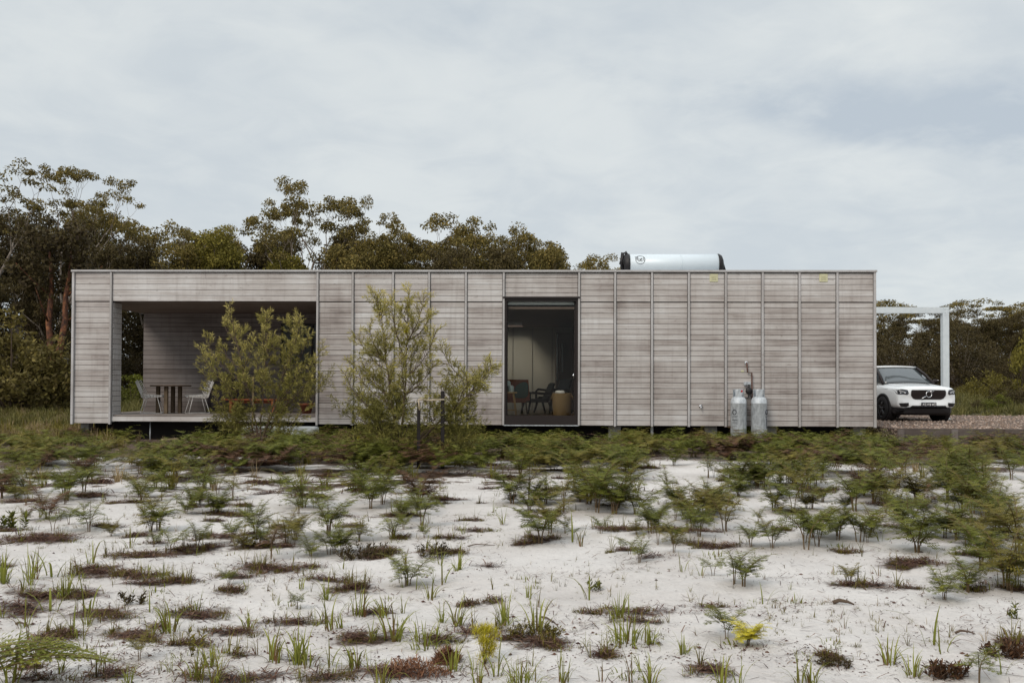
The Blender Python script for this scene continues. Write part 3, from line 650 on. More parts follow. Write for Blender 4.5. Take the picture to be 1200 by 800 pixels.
# ------------------------------------------------------------------ things seen through the doorway
st = thing('wooden_stool', 'pale wooden stool just inside the left of the doorway', 'stool', (atY(597, 480, 1.0).x, 1.0, FLOOR))
m = MB(); m.lathe([(0, .56), (.19, .56), (.20, .575), (.19, .595), (0, .595)], (0, 0, 0), 24); m.build('seat', 'pine', st)
for a in (.6, 2.2, 3.9, 5.5):
    m = MB(); m.tube([(.13*math.cos(a), .13*math.sin(a), .57), (.23*math.cos(a), .23*math.sin(a), 0)], [.016, .013], 8); m.build('leg', 'pine', st)
m = MB(); m.tube([(.2*math.cos(3.9), .2*math.sin(3.9), .14), (.2*math.cos(5.5), .2*math.sin(5.5), .14)], .011, 8); m.build('stretcher', 'pine', st)
for lab, px, z, s_, y in (('larger white box lantern on the wooden stool, front right', 598.5, .597, .085, .93), ('small white jar behind the box lantern on the wooden stool', 595.5, .597, .062, 1.08)):
    q = atY(px, 450, y); ln = thing('lantern', lab, 'lantern', (q.x, y, FLOOR+z), 0)
    h = .15 if s_ > .07 else .27
    m = MB(); m.lathe([(0, 0), (s_*.95, 0), (s_, .01), (s_, h-.02), (s_*.85, h), (0, h)], (0, 0, 0), 20 if s_ < .07 else 4); m.build('glass_body', 'lantern', ln)
    m = MB(); m.lathe([(s_*.6, h+.001), (s_*.6, h+.016), (0, h+.02)], (0, 0, 0), 16); m.build('lid', 'white', ln)
lc = thing('lounge_chair', 'tan leather lounge chair behind the stool inside the doorway', 'chair', (atY(603, 480, 2.6).x, 2.6, FLOOR), .2)
m = MB(); m.box(-.36, .30, -.33, .33, .30, .44, .5, .04); m.build('seat', 'leather', lc)
m = MB(); m.add([(-.40, -.33, .35), (.36, -.33, .35), (.30, -.42, .92), (-.34, -.42, .92), (-.40, -.25, .35), (.36, -.25, .35), (.30, -.34, .92), (-.34, -.34, .92)], [(0, 1, 2, 3), (7, 6, 5, 4), (0, 4, 5, 1), (1, 5, 6, 2), (2, 6, 7, 3), (3, 7, 4, 0)]); m.build('backrest', 'leather', lc)
for sx in (-.32, .26):
    for sy in (-.28, .28): m = MB(); m.tube([(sx, sy, .31), (sx*1.1, sy*1.1, 0)], [.022, .015], 8); m.build('leg', 'tabletop', lc)
cu = thing('cushion', 'green grey cushion propped on the tan leather chair', 'cushion', (atY(609, 450, 2.45).x, 2.4, FLOOR+.66)); 
m = MB(); bm = bmesh.new(); bmesh.ops.create_uvsphere(bm, u_segments=24, v_segments=14, radius=1)
for v in bm.verts: v.co = Vector((.24*math.copysign(abs(v.co.x)**.6, v.co.x), .075*v.co.y-.12, .24*math.copysign(abs(v.co.z)**.6, v.co.z)))
m.bm(bm, .5, True); m.build('cushion_body', 'greencloth', cu)
def armchair(px, y, rz, label, sc=1.0):
    a = thing('armchair', label, 'chair', (atY(px, 480, y).x, y, FLOOR), rz, 'dark armchairs inside the doorway'); a.scale = (sc, sc, sc)
    m = MB(); m.box(-.28, .30, -.27, .27, .30, .40, .5, .03); m.build('seat', 'dark', a)
    m = MB(); bm = bmesh.new(); bmesh.ops.create_cube(bm, size=1)
    for v in bm.verts: v.co = Vector(((v.co.z+.5)*-.22-.24 + v.co.x*.06, v.co.y*(.54 if v.co.z < 0 else .42), .34+(v.co.z+.5)*.50))
    bmesh.ops.bevel(bm, geom=bm.edges[:], offset=.028, segments=3, affect='EDGES'); m.bm(bm); m.build('backrest', 'dark', a)
    for s in (-1, 1):
        m = MB(); m.tube([(.30, s*.29, .30), (.30, s*.29, .53), (.24, s*.29, .575), (-.30, s*.29, .53)], .028, 8); m.build('armrest', 'dark', a)
        for x0, x1 in ((.28, .36), (-.26, -.36)): m = MB(); m.tube([(x0, s*.25, .32), (x1, s*.29, 0)], [.035, .022], 8); m.build('leg', 'dark', a)
armchair(629, 3.0, math.pi+.35, 'dark wooden armchair facing left in the middle of the doorway')
armchair(648, 3.8, math.pi+.7, 'taller dark armchair half hidden behind the wicker basket', 1.15)
bk_ = thing('wicker_basket', 'golden wicker basket inside the right of the doorway', 'basket', (atY(658.5, 484, .75).x, .75, FLOOR))
m = MB(); m.lathe([(0, .0), (.20, .0), (.225, .03), (.245, .3), (.25, .55), (.24, .57), (.23, .55), (.22, .3), (.2, .05), (0, .04)], (0, 0, 0), 36); m.build('basket_body', 'wicker', bk_)
for s in (-1, 1): m = MB(); m.tube([(s*.235, -.08, .53), (s*.27, -.10, .45), (s*.28, -.02, .40), (s*.27, .06, .45), (s*.235, .06, .53)], .012, 8); m.build('handle', 'wicker', bk_)
lw = MB()
for k in range(9):
    a = R.uniform(0, 6.28); rr = R.uniform(0, .14); bm = bmesh.new(); bmesh.ops.create_icosphere(bm, subdivisions=2, radius=.07)
    for v in bm.verts: v.co = Vector((v.co.x*1.2+rr*math.cos(a), v.co.y+rr*math.sin(a), v.co.z*.7))*(1+.25*noise.noise(v.co*20))
    lw.bm(bm, .5, True)
ob = lw.build('folded_cloth', 'cloth'); ob.location = (bk_.location.x, .75, FLOOR+.59); tag(ob, 'white cloths heaped in the top of the wicker basket', 'cloth')
cb = thing('tall_cupboard', 'tall dark cupboard with long steel handles at the right inside doorway', 'cupboard', (0, 0, 0))
q = atY(652, 420, 5.6); m = MB(); m.box(q.x, RX1-.01, 5.62, RY+.02, FLOOR, 3.0, .5, .006); m.build('cupboard_body', 'ceilin', cb)
for px, ya, yb in ((652, 391, 446), (658, 402, 436)):
    a_ = atY(px, ya, 5.5); b_ = atY(px, yb, 5.5); m = MB(); m.tube([(a_.x+.03, 5.56, a_.z), (a_.x+.03, 5.56, b_.z)], .024, 10); m.tube([(a_.x+.03, 5.56, a_.z-.1), (a_.x+.03, 5.63, a_.z-.1)], .012, 8); m.tube([(a_.x+.03, 5.56, b_.z+.1), (a_.x+.03, 5.63, b_.z+.1)], .012, 8); m.build('handle', 'steel', cb)

# ------------------------------------------------------------------ gravel pad with timber edging
PADZ, PY0, PY1, PX0 = .40, -.9, 10.8, 8.42
m = MB(); xs = np.arange(PX0, 40, .16); ys = np.arange(PY0, PY1+.1, .16)
vv = [(x, y, PADZ + .012*noise.noise(Vector((x*2, y*2, 0))) + .02*noise.noise(Vector((x*.5, y*.5, 0)))) for y in ys for x in xs]
nn = len(xs); m.add(vv, [(j*nn+i, j*nn+i+1, (j+1)*nn+i+1, (j+1)*nn+i) for j in range(len(ys)-1) for i in range(nn-1)], .5, True)
xe = xs[-1]; ye = ys[-1]
m.add([(PX0, PY0, -.3), (xe, PY0, -.3), (xe, PY0, PADZ), (PX0, PY0, PADZ), (PX0, ye, -.3), (PX0, ye, PADZ)], [(0, 1, 2, 3), (4, 0, 3, 5)])
gv = mat('gravel', .95); t = NT(gv); co = t.coord()
vo = t.n('ShaderNodeTexVoronoi', {'Vector': co, 'Scale': 16.0}); vcol = t.n('ShaderNodeSeparateColor', {0: vo.outputs['Color']}).outputs[0]
t.base(t.mix(t.n('ShaderNodeMapRange', {0: vo.outputs['Distance'], 1: .25, 2: .6, 3: 0.0, 4: .8}).outputs[0], t.ramp(vcol, [(0, (.13, .085, .06)), (.5, (.26, .185, .14)), (1, (.42, .33, .27))]), (.05, .035, .03)))
t.bump(t.math('SUBTRACT', 1.0, vo.outputs['Distance']), 1.0, .05)
MAT['gravel'] = gv
pad = m.build('gravel_pad', gv); tag(pad, kind='structure')
MAT['stone'] = leaf_mat('loose_stones', [(0, (.12, .08, .06)), (.5, (.27, .19, .145)), (1, (.46, .37, .31))], 0.0, .95)
m = MB()
for k in range(5200):
    x = R.uniform(PX0+.05, 19); y = PY0+.1+(R.random()**1.4)*(PY1-PY0-.2); s_ = R.uniform(.015, .04); z = PADZ+.01; a = R.uniform(0, 6.28)
    c_, n_ = math.cos(a)*s_, math.sin(a)*s_
    v = [(x+c_, y+n_, z), (x-n_*.8, y+c_*.8, z), (x-c_, y-n_, z), (x+n_*.8, y-c_*.8, z), (x+R.uniform(-.4, .4)*s_, y+R.uniform(-.4, .4)*s_, z+s_*R.uniform(.5, .9))]
    m.add(v, [(0, 1, 4), (1, 2, 4), (2, 3, 4), (3, 0, 4)], R.random())
tag(m.build('loose_gravel', 'stone'), 'brown loose gravel covering the parking pad', 'gravel', kind='stuff')
MAT['sleeper'] = wood_mat('old_sleeper', [(0.2, (.05, .038, .032)), (0.55, (.11, .09, .08)), (0.9, (.22, .19, .17))])
x = 8.45; k = 0
labs = ['dark timber sleeper edging the gravel, next to the house corner', 'second dark timber sleeper from the house corner edging the gravel', 'third timber sleeper edging the gravel, at the right picture edge']
while x < 17:
    ln = 2.35; m = MB(); m.box(x+.006, x+ln-.006, PY0-.085, PY0-.004, PADZ-.20, PADZ+.012, (.4, .6, .3, .5)[k % 4], .008)
    m.box(x+.006, x+ln-.006, PY0-.085, PY0-.004, PADZ-.40, PADZ-.205, .4, .008)
    o = m.build('timber_sleeper', 'sleeper'); tag(o, labs[min(k, 2)], 'sleeper', 'timber sleepers along the gravel edge'); x += ln; k += 1
    if k == 3: break
m = MB()
m.box(x, 40, PY0-.085, PY0-.004, PADZ-.4, PADZ+.012, .4, .008); tag(m.build('edging_board', 'sleeper'), 'timber edging continuing beyond the right picture edge', 'edging')
for i, px in enumerate((1056, 1119)):
    q = atY(px, 505, PY0-.13); m = MB(); m.box(q.x-.07, q.x+.07, PY0-.155, PY0-.088, -.1, PADZ-.01, .3, .006); tag(m.build('edging_post', 'inner'), ('short grey post against the sleepers below the car', 'short grey post against the sleepers right of the car')[i], 'post')

# ------------------------------------------------------------------ carport frame
cp = thing('carport_frame', 'pale galvanised steel carport post and beam joining the house beside the car', 'carport', (0, 0, 0))
YP = 6.0; qp = atY(1107.3, 400, YP); tz = atY(1107, 360, YP).z; b0 = tz-.19
m = MB(); m.box(qp.x-.095, qp.x+.095, YP-.09, YP+.09, PADZ-.1, b0-.002, .5, .006); m.build('post', 'steel', cp)
m = MB(); m.box(FX1+.002, qp.x+.11, YP-.07, YP+.07, b0, tz, .5, .004); m.build('beam', 'steel', cp)
m = MB(); m.box(qp.x-.14, qp.x+.14, YP-.13, YP+.13, PADZ-.05, PADZ+.035); m.build('base_plate', 'steel', cp)
m = MB(); m.box(qp.x-.06, qp.x+.09, YP-.096, YP-.072, b0-.06, tz-.02)
for bx in (-.03, .06):
    for bz in (.03, .13): m.lathe([(0, 0), (.013, 0), (.013, -.014), (0, -.014)], (qp.x+bx, YP-.096, b0+bz), 8, 'y')
m.build('corner_bracket', 'steel', cp)
# ------------------------------------------------------------------ car
def build_car():
    q = atY(1089, 470, 4.15)
    car = thing('parked_car', 'white compact SUV with black grille parked on the gravel beside the house', 'car', (q.x, 4.15, PADZ), rad(8))
    # stations: y, half width, bottom z, shoulder z, top edge z, centre top z
    ST = [(0.00, .74, .42, .64, .88, .92), (.03, .83, .38, .68, .93, .97), (.13, .895, .35, .72, .975, 1.02), (.42, .925, .34, .74, .99, 1.045), (.85, .925, .33, .78, 1.03, 1.09),
          (1.25, .93, .33, .82, 1.06, 1.13), (2.0, .93, .33, .84, 1.08, 1.14), (3.0, .93, .33, .87, 1.10, 1.15), (3.9, .92, .35, .90, 1.12, 1.16), (4.25, .86, .40, .90, 1.10, 1.14), (4.40, .74, .46, .86, 1.04, 1.06)]
    bm = bmesh.new(); rings = []
    for y, w_, zb, zs, ze, zt in ST:
        half = [(0, zb), (w_*.55, zb), (w_*.93, zb+.02), (w_, zb+.12), (w_*1.0, zs), (w_*.965, ze-.055), (w_*.87, ze), (w_*.55, ze+(zt-ze)*.7), (0, zt)]
        pts = [(x, z) for x, z in half] + [(-x, z) for x, z in half[-2:0:-1]]
        rings.append([bm.verts.new((x, y + (.13*(abs(x)/.9)**3 if y < .1 else 0), z)) for x, z in pts])
    n = len(rings[0])
    for a, b_ in zip(rings, rings[1:]):
        for k in range(n): bm.faces.new((a[k], a[(k+1) % n], b_[(k+1) % n], b_[k]))
    bm.faces.new(rings[0][::-1]); bm.faces.new(rings[-1])
    bmesh.ops.triangulate(bm, faces=[f for f in bm.faces if len(f.verts) > 4])
    bmesh.ops.recalc_face_normals(bm, faces=bm.faces[:])
    me = bpy.data.meshes.new('body'); bm.to_mesh(me); bm.free()
    tmp = bpy.data.objects.new('body', me); C.objects.link(tmp); sm = tmp.modifiers.new('s', 'SUBSURF'); sm.levels = 2; sm.render_levels = 2
    dg = bpy.context.evaluated_depsgraph_get(); ev = bpy.data.meshes.new_from_object(tmp.evaluated_get(dg)); tmp.modifiers.clear(); tmp.data = ev
    ev.polygons.foreach_set('use_smooth', [True]*len(ev.polygons)); ev.materials.append(MAT['paint']); tmp.parent = car
    bvh = BVHTree.FromPolygons([v.co for v in ev.vertices], [list(p.vertices) for p in ev.polygons])
    def hit(x, z, side=0):
        if side: r = bvh.ray_cast(Vector((side*2, x, z)), Vector((-side, 0, 0)))
        else: r = bvh.ray_cast(Vector((x, -1, z)), Vector((0, 1, 0)))
        return r[0]
    def plate(poly, name, m_, off=.008, n=14, parent=car, side=0):
        """a thin moulded piece following the body, outline poly (x,z), spans given row by row"""
        zs = sorted({p[1] for p in poly}); z0, z1 = zs[0], zs[-1]; P = poly + poly[:1]
        rows = []
        for i in range(n+1):
            z = z0+(z1-z0)*(i+.001)/(n+.002); xs_ = []
            for (xa, za), (xb, zb) in zip(P, P[1:]):
                if (za-z)*(zb-z) < 0: xs_.append(xa+(xb-xa)*(z-za)/(zb-za))
            if len(xs_) < 2: continue
            a, b_ = min(xs_), max(xs_); rows.append([(a+(b_-a)*k/n, z) for k in range(n+1)])
        mb = MB(); v = []; 
        last = None
        for lay in (0, 1):
            for row in rows:
                for x, z in row:
                    h = hit(x, z, side) or last or Vector((x, .1, z)); last = h
                    d = -off if lay == 0 else .03
                    v.append((h.x - side*d, h.y, h.z) if side else (h.x, h.y+d, h.z))
        nr = len(rows); w_ = n+1; f = []
        for i in range(nr-1):
            for k in range(n):
                a = i*w_+k; f.append((a, a+1, a+w_+1, a+w_))
        o2 = nr*w_
        for i in range(nr-1): f.append((i*w_, (i+1)*w_, o2+(i+1)*w_, o2+i*w_)); f.append((i*w_+n, o2+i*w_+n, o2+(i+1)*w_+n, (i+1)*w_+n))
        for k in range(n): f.append((k, o2+k, o2+k+1, k+1)); a = (nr-1)*w_; f.append((a+k, a+k+1, o2+a+k+1, o2+a+k))
        mb.add(v, f, .5, False); return mb.build(name, m_, parent)
    gr = plate([(-.50, .90), (.50, .90), (.525, .86), (.525, .74), (.46, .655), (.38, .63), (-.38, .63), (-.46, .655), (-.525, .74), (-.525, .86)], 'grille', 'black', .012, 16)
    # emblem: ring and diagonal bar
    y = hit(0, .77).y-.022; m = MB()
    ringp = [(.085*math.cos(a), y, .775+.085*math.sin(a)) for a in np.linspace(0, 2*math.pi, 25)]; m.tube(ringp, .013, 8)
    m.tube([(-.24, y+.006, .645), (-.06, y, .735)], .015, 6); m.tube([(.055, y, .825), (.19, y+.006, .895)], .015, 6)
    m.tube([(.04, y-.006, .865), (.095, y-.006, .855)], .018, 6); m.build('emblem', 'chrome', gr)
    for s in (-1, 1):
        hp = [(.59*s, .80), (.62*s, .90), (.90*s, .945), (.905*s, .80), (.84*s, .76), (.63*s, .755)]
        hl_ = plate(hp, 'headlight', 'lens', .006, 14)
        m = MB(); ya = hit(.70*s, .85).y-.012; yb = hit(.82*s, .88).y-.012
        m.tube([(.66*s, ya, .835), (.75*s, (ya+yb)/2, .85), (.84*s, yb, .865)], .009, 6); m.build('running_light', 'white', hl_)
        m = MB(); 
        for xx in (.69, .79): 
            yy = hit(xx*s, .81).y-.008; m.lathe([(0, 0), (.022, 0), (.026, .01)], (xx*s, yy, .81), 14, 'y')
        m.build('lamp', 'chrome', hl_)
        plate([(.60*s, .535), (.85*s, .525), (.80*s, .425), (.66*s, .415), (.60*s, .455)], 'fog_light', 'dark', .018, 8)
    plate([(-.50, .455), (.50, .455), (.56, .40), (.84, .38), (.90, .37), (.90, .30), (.70, .345), (-.70, .345), (-.90, .30), (-.90, .37), (-.84, .38), (-.56, .40)], 'lower_grille', 'dark', .020, 12)
    m = MB()   # dark sill and lower bumper skirt
    def ring_(z, g): return [(-.70, .10+g), (-.35, .02+g), (.35, .02+g), (.70, .10+g), (.88, .34), (.935-g, .7), (.935-g, 3.9), (.84, 4.25), (0, 4.38), (-.84, 4.25), (-.935+g, 3.9), (-.935+g, .7), (-.88, .34)]
    r1 = [(x, y, .37) for x, y in ring_(0, .0)]; r2 = [(x, y, .24) for x, y in ring_(0, .02)]; r3 = [(x*.94, y*.97+.06, .18) for x, y in ring_(0, .03)]
    r1[1] = (-.35, .0, .37); r1[2] = (.35, .0, .37)
    nn_ = len(r1); m.add(r1+r2+r3, [(k+j*nn_, (k+1) % nn_+j*nn_, (k+1) % nn_+(j+1)*nn_, k+(j+1)*nn_) for j in (0, 1) for k in range(nn_)] + [tuple(range(2*nn_, 3*nn_))], .5, False)
    m.build('lower_skirt', 'dark', car)
    # number plate
    yp = -.035; m = MB(); m.box(-.25, .20, yp, yp+.03, .425, .545, .5, .004); npl = m.build('number_plate', 'ink', car)
    m = MB(); gly = {'A': [(0, 0, .5, 1), (.5, 1, 1, 0), (.2, .4, .8, .4)], 'H': [(0, 0, 0, 1), (1, 0, 1, 1), (0, .5, 1, .5)], 'E': [(0, 0, 0, 1), (0, 1, 1, 1), (0, .5, .8, .5), (0, 0, 1, 0)], 'B': [(0, 0, 0, 1), (0, 1, .9, .8), (.9, .8, 0, .5), (0, .5, 1, .2), (1, .2, 0, 0)], '0': [(0, 0, 0, 1), (0, 1, 1, 1), (1, 1, 1, 0), (1, 0, 0, 0)], 'W': [(0, 1, .25, 0), (.25, 0, .5, .7), (.5, .7, .75, 0), (.75, 0, 1, 1)]}
    for i, c_ in enumerate('AEHBW0'):
        x0 = -.222+i*.068+(.012 if i > 2 else 0)
        for a, b2_, c2, d2 in gly[c_]: m.tube([(x0+a*.045, yp-.003, .455+b2_*.06), (x0+c2*.045, yp-.003, .455+d2*.06)], .006, 5)
    m.build('plate_characters', 'white', npl)
    # bonnet creases
    m = MB()
    for s in (-1, 1):
        pts = []
        for k in range(12):
            yy = .18+k*.085; r_ = bvh.ray_cast(Vector((s*(.50+.012*k), yy, 2)), Vector((0, 0, -1)))[0]; pts.append((r_.x, r_.y, r_.z+.001))
        m.tube(pts, .010, 6)
    m.build('bonnet_crease', 'paint', car)
    # greenhouse
    def patch(c4, bulge, nrm, name, m_, n=8, th=.01):
        A, B, D_, E_ = map(Vector, c4); v = []; nr = Vector(nrm)
        for lay in (0, 1):
            for i in range(n+1):
                for k in range(n+1):
                    u, w_ = k/n, i/n; p = A.lerp(B, u).lerp(E_.lerp(D_, u), w_); p = p + nr*(bulge*4*u*(1-u)*(.6+.4*4*w_*(1-w_))) - nr*th*lay; v.append(p)
        s_ = n+1; f = []; o2 = s_*s_
        for i in range(n):
            for k in range(n): a = i*s_+k; f.append((a, a+1, a+s_+1, a+s_)); f.append((o2+a, o2+a+s_, o2+a+s_+1, o2+a+1))
        for k in range(n): f += [(k, o2+k, o2+k+1, k+1), (n*s_+k, n*s_+k+1, o2+n*s_+k+1, o2+n*s_+k), (k*s_, (k+1)*s_, o2+(k+1)*s_, o2+k*s_), (k*s_+n, o2+k*s_+n, o2+(k+1)*s_+n, (k+1)*s_+n)]
        return MB().add(v, f, .5, True).build(name, m_, car)
    patch([(-.77, 1.12, 1.09), (.77, 1.12, 1.09), (.60, 1.85, 1.585), (-.60, 1.85, 1.585)], .10, (0, -.75, .6), 'windscreen', 'carglass')
    for s in (-1, 1):
        c4 = [(s*.865, 1.32, 1.10), (s*.86, 3.75, 1.12), (s*.66, 3.55, 1.56), (s*.655, 1.95, 1.585)]
        if s > 0: c4 = [c4[1], c4[0], c4[3], c4[2]]
        patch(c4, .03, (s*.9, 0, .3), 'side_window', 'carglass')
        m = MB(); m.tube([(s*.80, 1.10, 1.08), (s*.73, 1.45, 1.36), (s*.64, 1.88, 1.60)], .038, 8); m.tube([(s*.86, 3.72, 1.10), (s*.69, 3.6, 1.56)], .09, 8); m.tube([(s*.865, 2.45, 1.10), (s*.685, 2.5, 1.58)], .04, 8); m.build('pillar', 'black', car)
        m = MB(); m.tube([(s*.86, 1.42, 1.10), (s*.97, 1.40, 1.13)], .025, 8)
        bm = bmesh.new(); bmesh.ops.create_cube(bm, size=1)
        for v in bm.verts: v.co = Vector((v.co.x*.20+s*1.02, v.co.y*.11+1.38, v.co.z*(.13 if v.co.x*s < 0 else .10)+1.165))
        bmesh.ops.bevel(bm, geom=bm.edges[:], offset=.035, segments=3, affect='EDGES'); m.bm(bm, .5, True); mi = m.build('wing_mirror', 'black', car)
        m = MB(); m.box(s*1.05-.02, s*1.05+.04, 1.318, 1.324, 1.19, 1.20) ; m.build('indicator', 'white', mi)
    patch([(-.84, 4.22, 1.12), (.84, 4.22, 1.12), (.62, 3.75, 1.56), (-.62, 3.75, 1.56)][::1], -.06, (0, -.7, -.3), 'rear_window', 'carglass')
    m = MB(); bm = bmesh.new(); bmesh.ops.create_cube(bm, size=1)
    bmesh.ops.subdivide_edges(bm, edges=bm.edges[:], cuts=6, use_grid_fill=True)
    for v in bm.verts:
        u, w_, h = v.co.x*2, v.co.y*2, v.co.z
        wd = .655-.05*max(0, abs(w_)-.5); v.co = Vector((u*wd, 2.82+w_*1.02-.10*(1-u*u)*(1 if w_ < 0 else 0), 1.585+h*.04+.045*(1-u*u)*(1-.5*w_*w_)))
    m.bm(bm, .5, True); m.build('roof', 'paint', car)
    # wheels
    for s in (-1, 1):
        for y in (.88, 3.58):
            m = MB(); m.lathe([(.43, s*.80), (.43, s*.945), (.365, s*.952), (.36, s*.80)], (0, y, .37), 36, 'x')
            m.build('wheel_arch', 'dark', car)
            m = MB(); m.lathe([(0, s*.70), (.40, s*.70), (.415, s*.938), (0, s*.938)], (0, y, .37), 36, 'x'); m.build('wheel_well', 'gap', car)
            wh = MB().lathe([(.24, -.12), (.34, -.12), (.358, -.09), (.362, 0), (.358, .09), (.34, .12), (.24, .12)], (0, 0, 0), 40, 'x').build('wheel', 'rubber', car)
            wh.location = (s*.855, y, .355)
            if y < 1: wh.rotation_euler = (0, 0, rad(-4))
            m = MB(); m.lathe([(.24, -.10), (.225, s*.09), (.235, s*.11), (.245, s*.11), (.245, -.10)], (0, 0, 0), 32, 'x'); m.lathe([(0, s*.10), (.05, s*.10), (.055, s*.08), (0, s*.05)], (0, 0, 0), 16, 'x')
            for k in range(5):
                a = k*2*math.pi/5+.3
                for da in (-.16, .16): m.tube([(s*.09, .04*math.cos(a), .04*math.sin(a)), (s*.10, .23*math.cos(a+da), .23*math.sin(a+da))], .014, 6)
            m.build('rim', 'rim', wh)
    m = MB(); m.box(-.7, .7, .5, 4.0, .22, .34); m.build('underbody', 'gap', car)
    return car
build_car()

# ------------------------------------------------------------------ trees
def leafclump(mb, c, r, flat, n, size, rr, tb=.5, tv=.35, droop=.3):
    for _ in range(n):
        while True:
            p = Vector((rr.uniform(-1, 1), rr.uniform(-1, 1), rr.uniform(-1, 1)))
            if p.length < 1: break
        k = p.length
        if k < .45 and rr.random() < .5: continue
        q = c + Vector((p.x*r, p.y*r, p.z*r*flat - .12*r*(p.x*p.x+p.y*p.y)))
        a = rr.uniform(0, 6.283); e = rr.uniform(-1.1, .6) - droop
        d = Vector((math.cos(a)*math.cos(e), math.sin(a)*math.cos(e), math.sin(e))); s_ = size*rr.uniform(.6, 1.3)
        w_ = d.cross(Vector((rr.uniform(-1, 1), rr.uniform(-1, 1), rr.uniform(-1, 1)))).normalized()*s_*.24
        tt = min(1, max(0, tb + rr.uniform(-tv, tv)))
        mb.add([q, q+d*s_*.45+w_, q+d*s_, q+d*s_*.45-w_], [(0, 1, 2, 3)], tt)
def gum(seed, H=10, fork=.38, spread=.42, nl=4, levels=3, leafn=120, clump=.85, size=.24, crownbase=.3, umbrella=.55, extra=0):
    """skeleton of limbs rising and dividing, flat-topped leaf clumps at the ends; height H"""
    rr = random.Random(seed); tr = MB(); cr = MB(); ends = []
    def limb(p, d, ln, r, lv):
        pts = [p]; rs = [r]; q = p.copy(); dd = d.copy(); n = 4
        for i in range(n):
            dd = (dd + Vector((rr.uniform(-.22, .22), rr.uniform(-.22, .22), rr.uniform(-.05, .16)))).normalized()
            q = q + dd*ln/n; pts.append(q.copy()); rs.append(r*(1-.42*(i+1)/n))
        tr.tube(pts, rs, 7 if lv < 2 else 5, cap=False)
        if lv >= levels: ends.append((q, r)); 
        else:
            k = rr.choice((2, 2, 3)) if lv else nl
            a0 = rr.uniform(0, 6.28)
            for j in range(k):
                a = a0 + j*6.283/k + rr.uniform(-.5, .5); sp = spread*rr.uniform(.7, 1.5)*(1.15 if lv else 1)
                nd = (dd*.75 + Vector((math.cos(a)*sp, math.sin(a)*sp, rr.uniform(.05, .4)))).normalized()
                limb(q, nd, ln*rr.uniform(.55, .78), rs[-1]*.72, lv+1)
            if lv == levels-1 or rr.random() < .5: ends.append((pts[2], r))
    limb(Vector((0, 0, -.3)), Vector((rr.uniform(-.08, .08), rr.uniform(-.08, .08), 1)).normalized(), H*fork, H*.021, 0)
    zmax = max(e[0].z for e in ends); k = (H-clump*.5)/zmax
    for i in range(len(tr.v)): tr.v[i] = (tr.v[i][0]*1, tr.v[i][1]*1, tr.v[i][2]*k)
    for q, r in ends:
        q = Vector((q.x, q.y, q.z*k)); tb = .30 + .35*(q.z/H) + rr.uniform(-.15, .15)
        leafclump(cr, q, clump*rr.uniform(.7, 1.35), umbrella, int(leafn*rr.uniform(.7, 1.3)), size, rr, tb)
    for _ in range(extra):
        q, r = rr.choice(ends); q = Vector((q.x*rr.uniform(.2, 1.1), q.y*rr.uniform(.2, 1.1), q.z*k*rr.uniform(.35, .95)))
        leafclump(cr, q, clump*rr.uniform(.6, 1.2), .6, int(leafn*.8), size, rr, .3+rr.uniform(-.15, .2))
    return tr.mesh('trunk'), cr.mesh('crown')
def bush(seed, H=2.5, Wd=1.6, n=40, leafn=90, size=.16, tb=.45):
    rr = random.Random(seed); tr = MB(); cr = MB()
    for i in range(n):
        a = rr.uniform(0, 6.283); rd = Wd*rr.random()**.6; z = H*(.12 + .86*rr.random()*(1-.55*(rd/Wd)**2)); q = Vector((rd*math.cos(a), rd*math.sin(a), z))
        if i % 2 == 0: tr.tube([(q.x*.08, q.y*.08, -.2), (q.x*.5, q.y*.5, z*.55), q], [.04, .02, .008], 5, cap=False)
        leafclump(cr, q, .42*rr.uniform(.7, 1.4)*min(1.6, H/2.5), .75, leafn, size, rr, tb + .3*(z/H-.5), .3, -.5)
    return tr.mesh('stem'), cr.mesh('crown')
VAR = {
 'tall': [gum(s, 12, .34, .50, 4, 4, 105, .46, .155, umbrella=.42, extra=6) for s in (11, 12, 13)],
 'airy': [gum(s, 11, .33, .60, 3, 4, 120, .44, .15, umbrella=.45) for s in (21, 25)],
 'dense': [gum(s, 9.5, .25, .62, 4, 4, 130, .50, .155, umbrella=.5, extra=70) for s in (31, 32, 33)],
 'small': [gum(s, 8, .45, .50, 4, 3, 130, .48, .15, umbrella=.36, extra=2) for s in (41, 42, 43)],
 'bushy': [gum(s, 7.5, .15, .60, 4, 4, 125, .48, .15, umbrella=.65, extra=60) for s in (51, 52)],
}
BUSH = [bush(s) for s in (61, 62, 63)]
BUSHD = [bush(s, 2.5, 1.7, 60, 120, .15) for s in (64, 65)]
BUSHL = [bush(s, 6.3, 3.2, 150, 85, .19, .4) for s in (66, 67)]
def remat(me, name):
    c = me.copy(); c.materials.clear(); c.materials.append(MAT[name]); return c
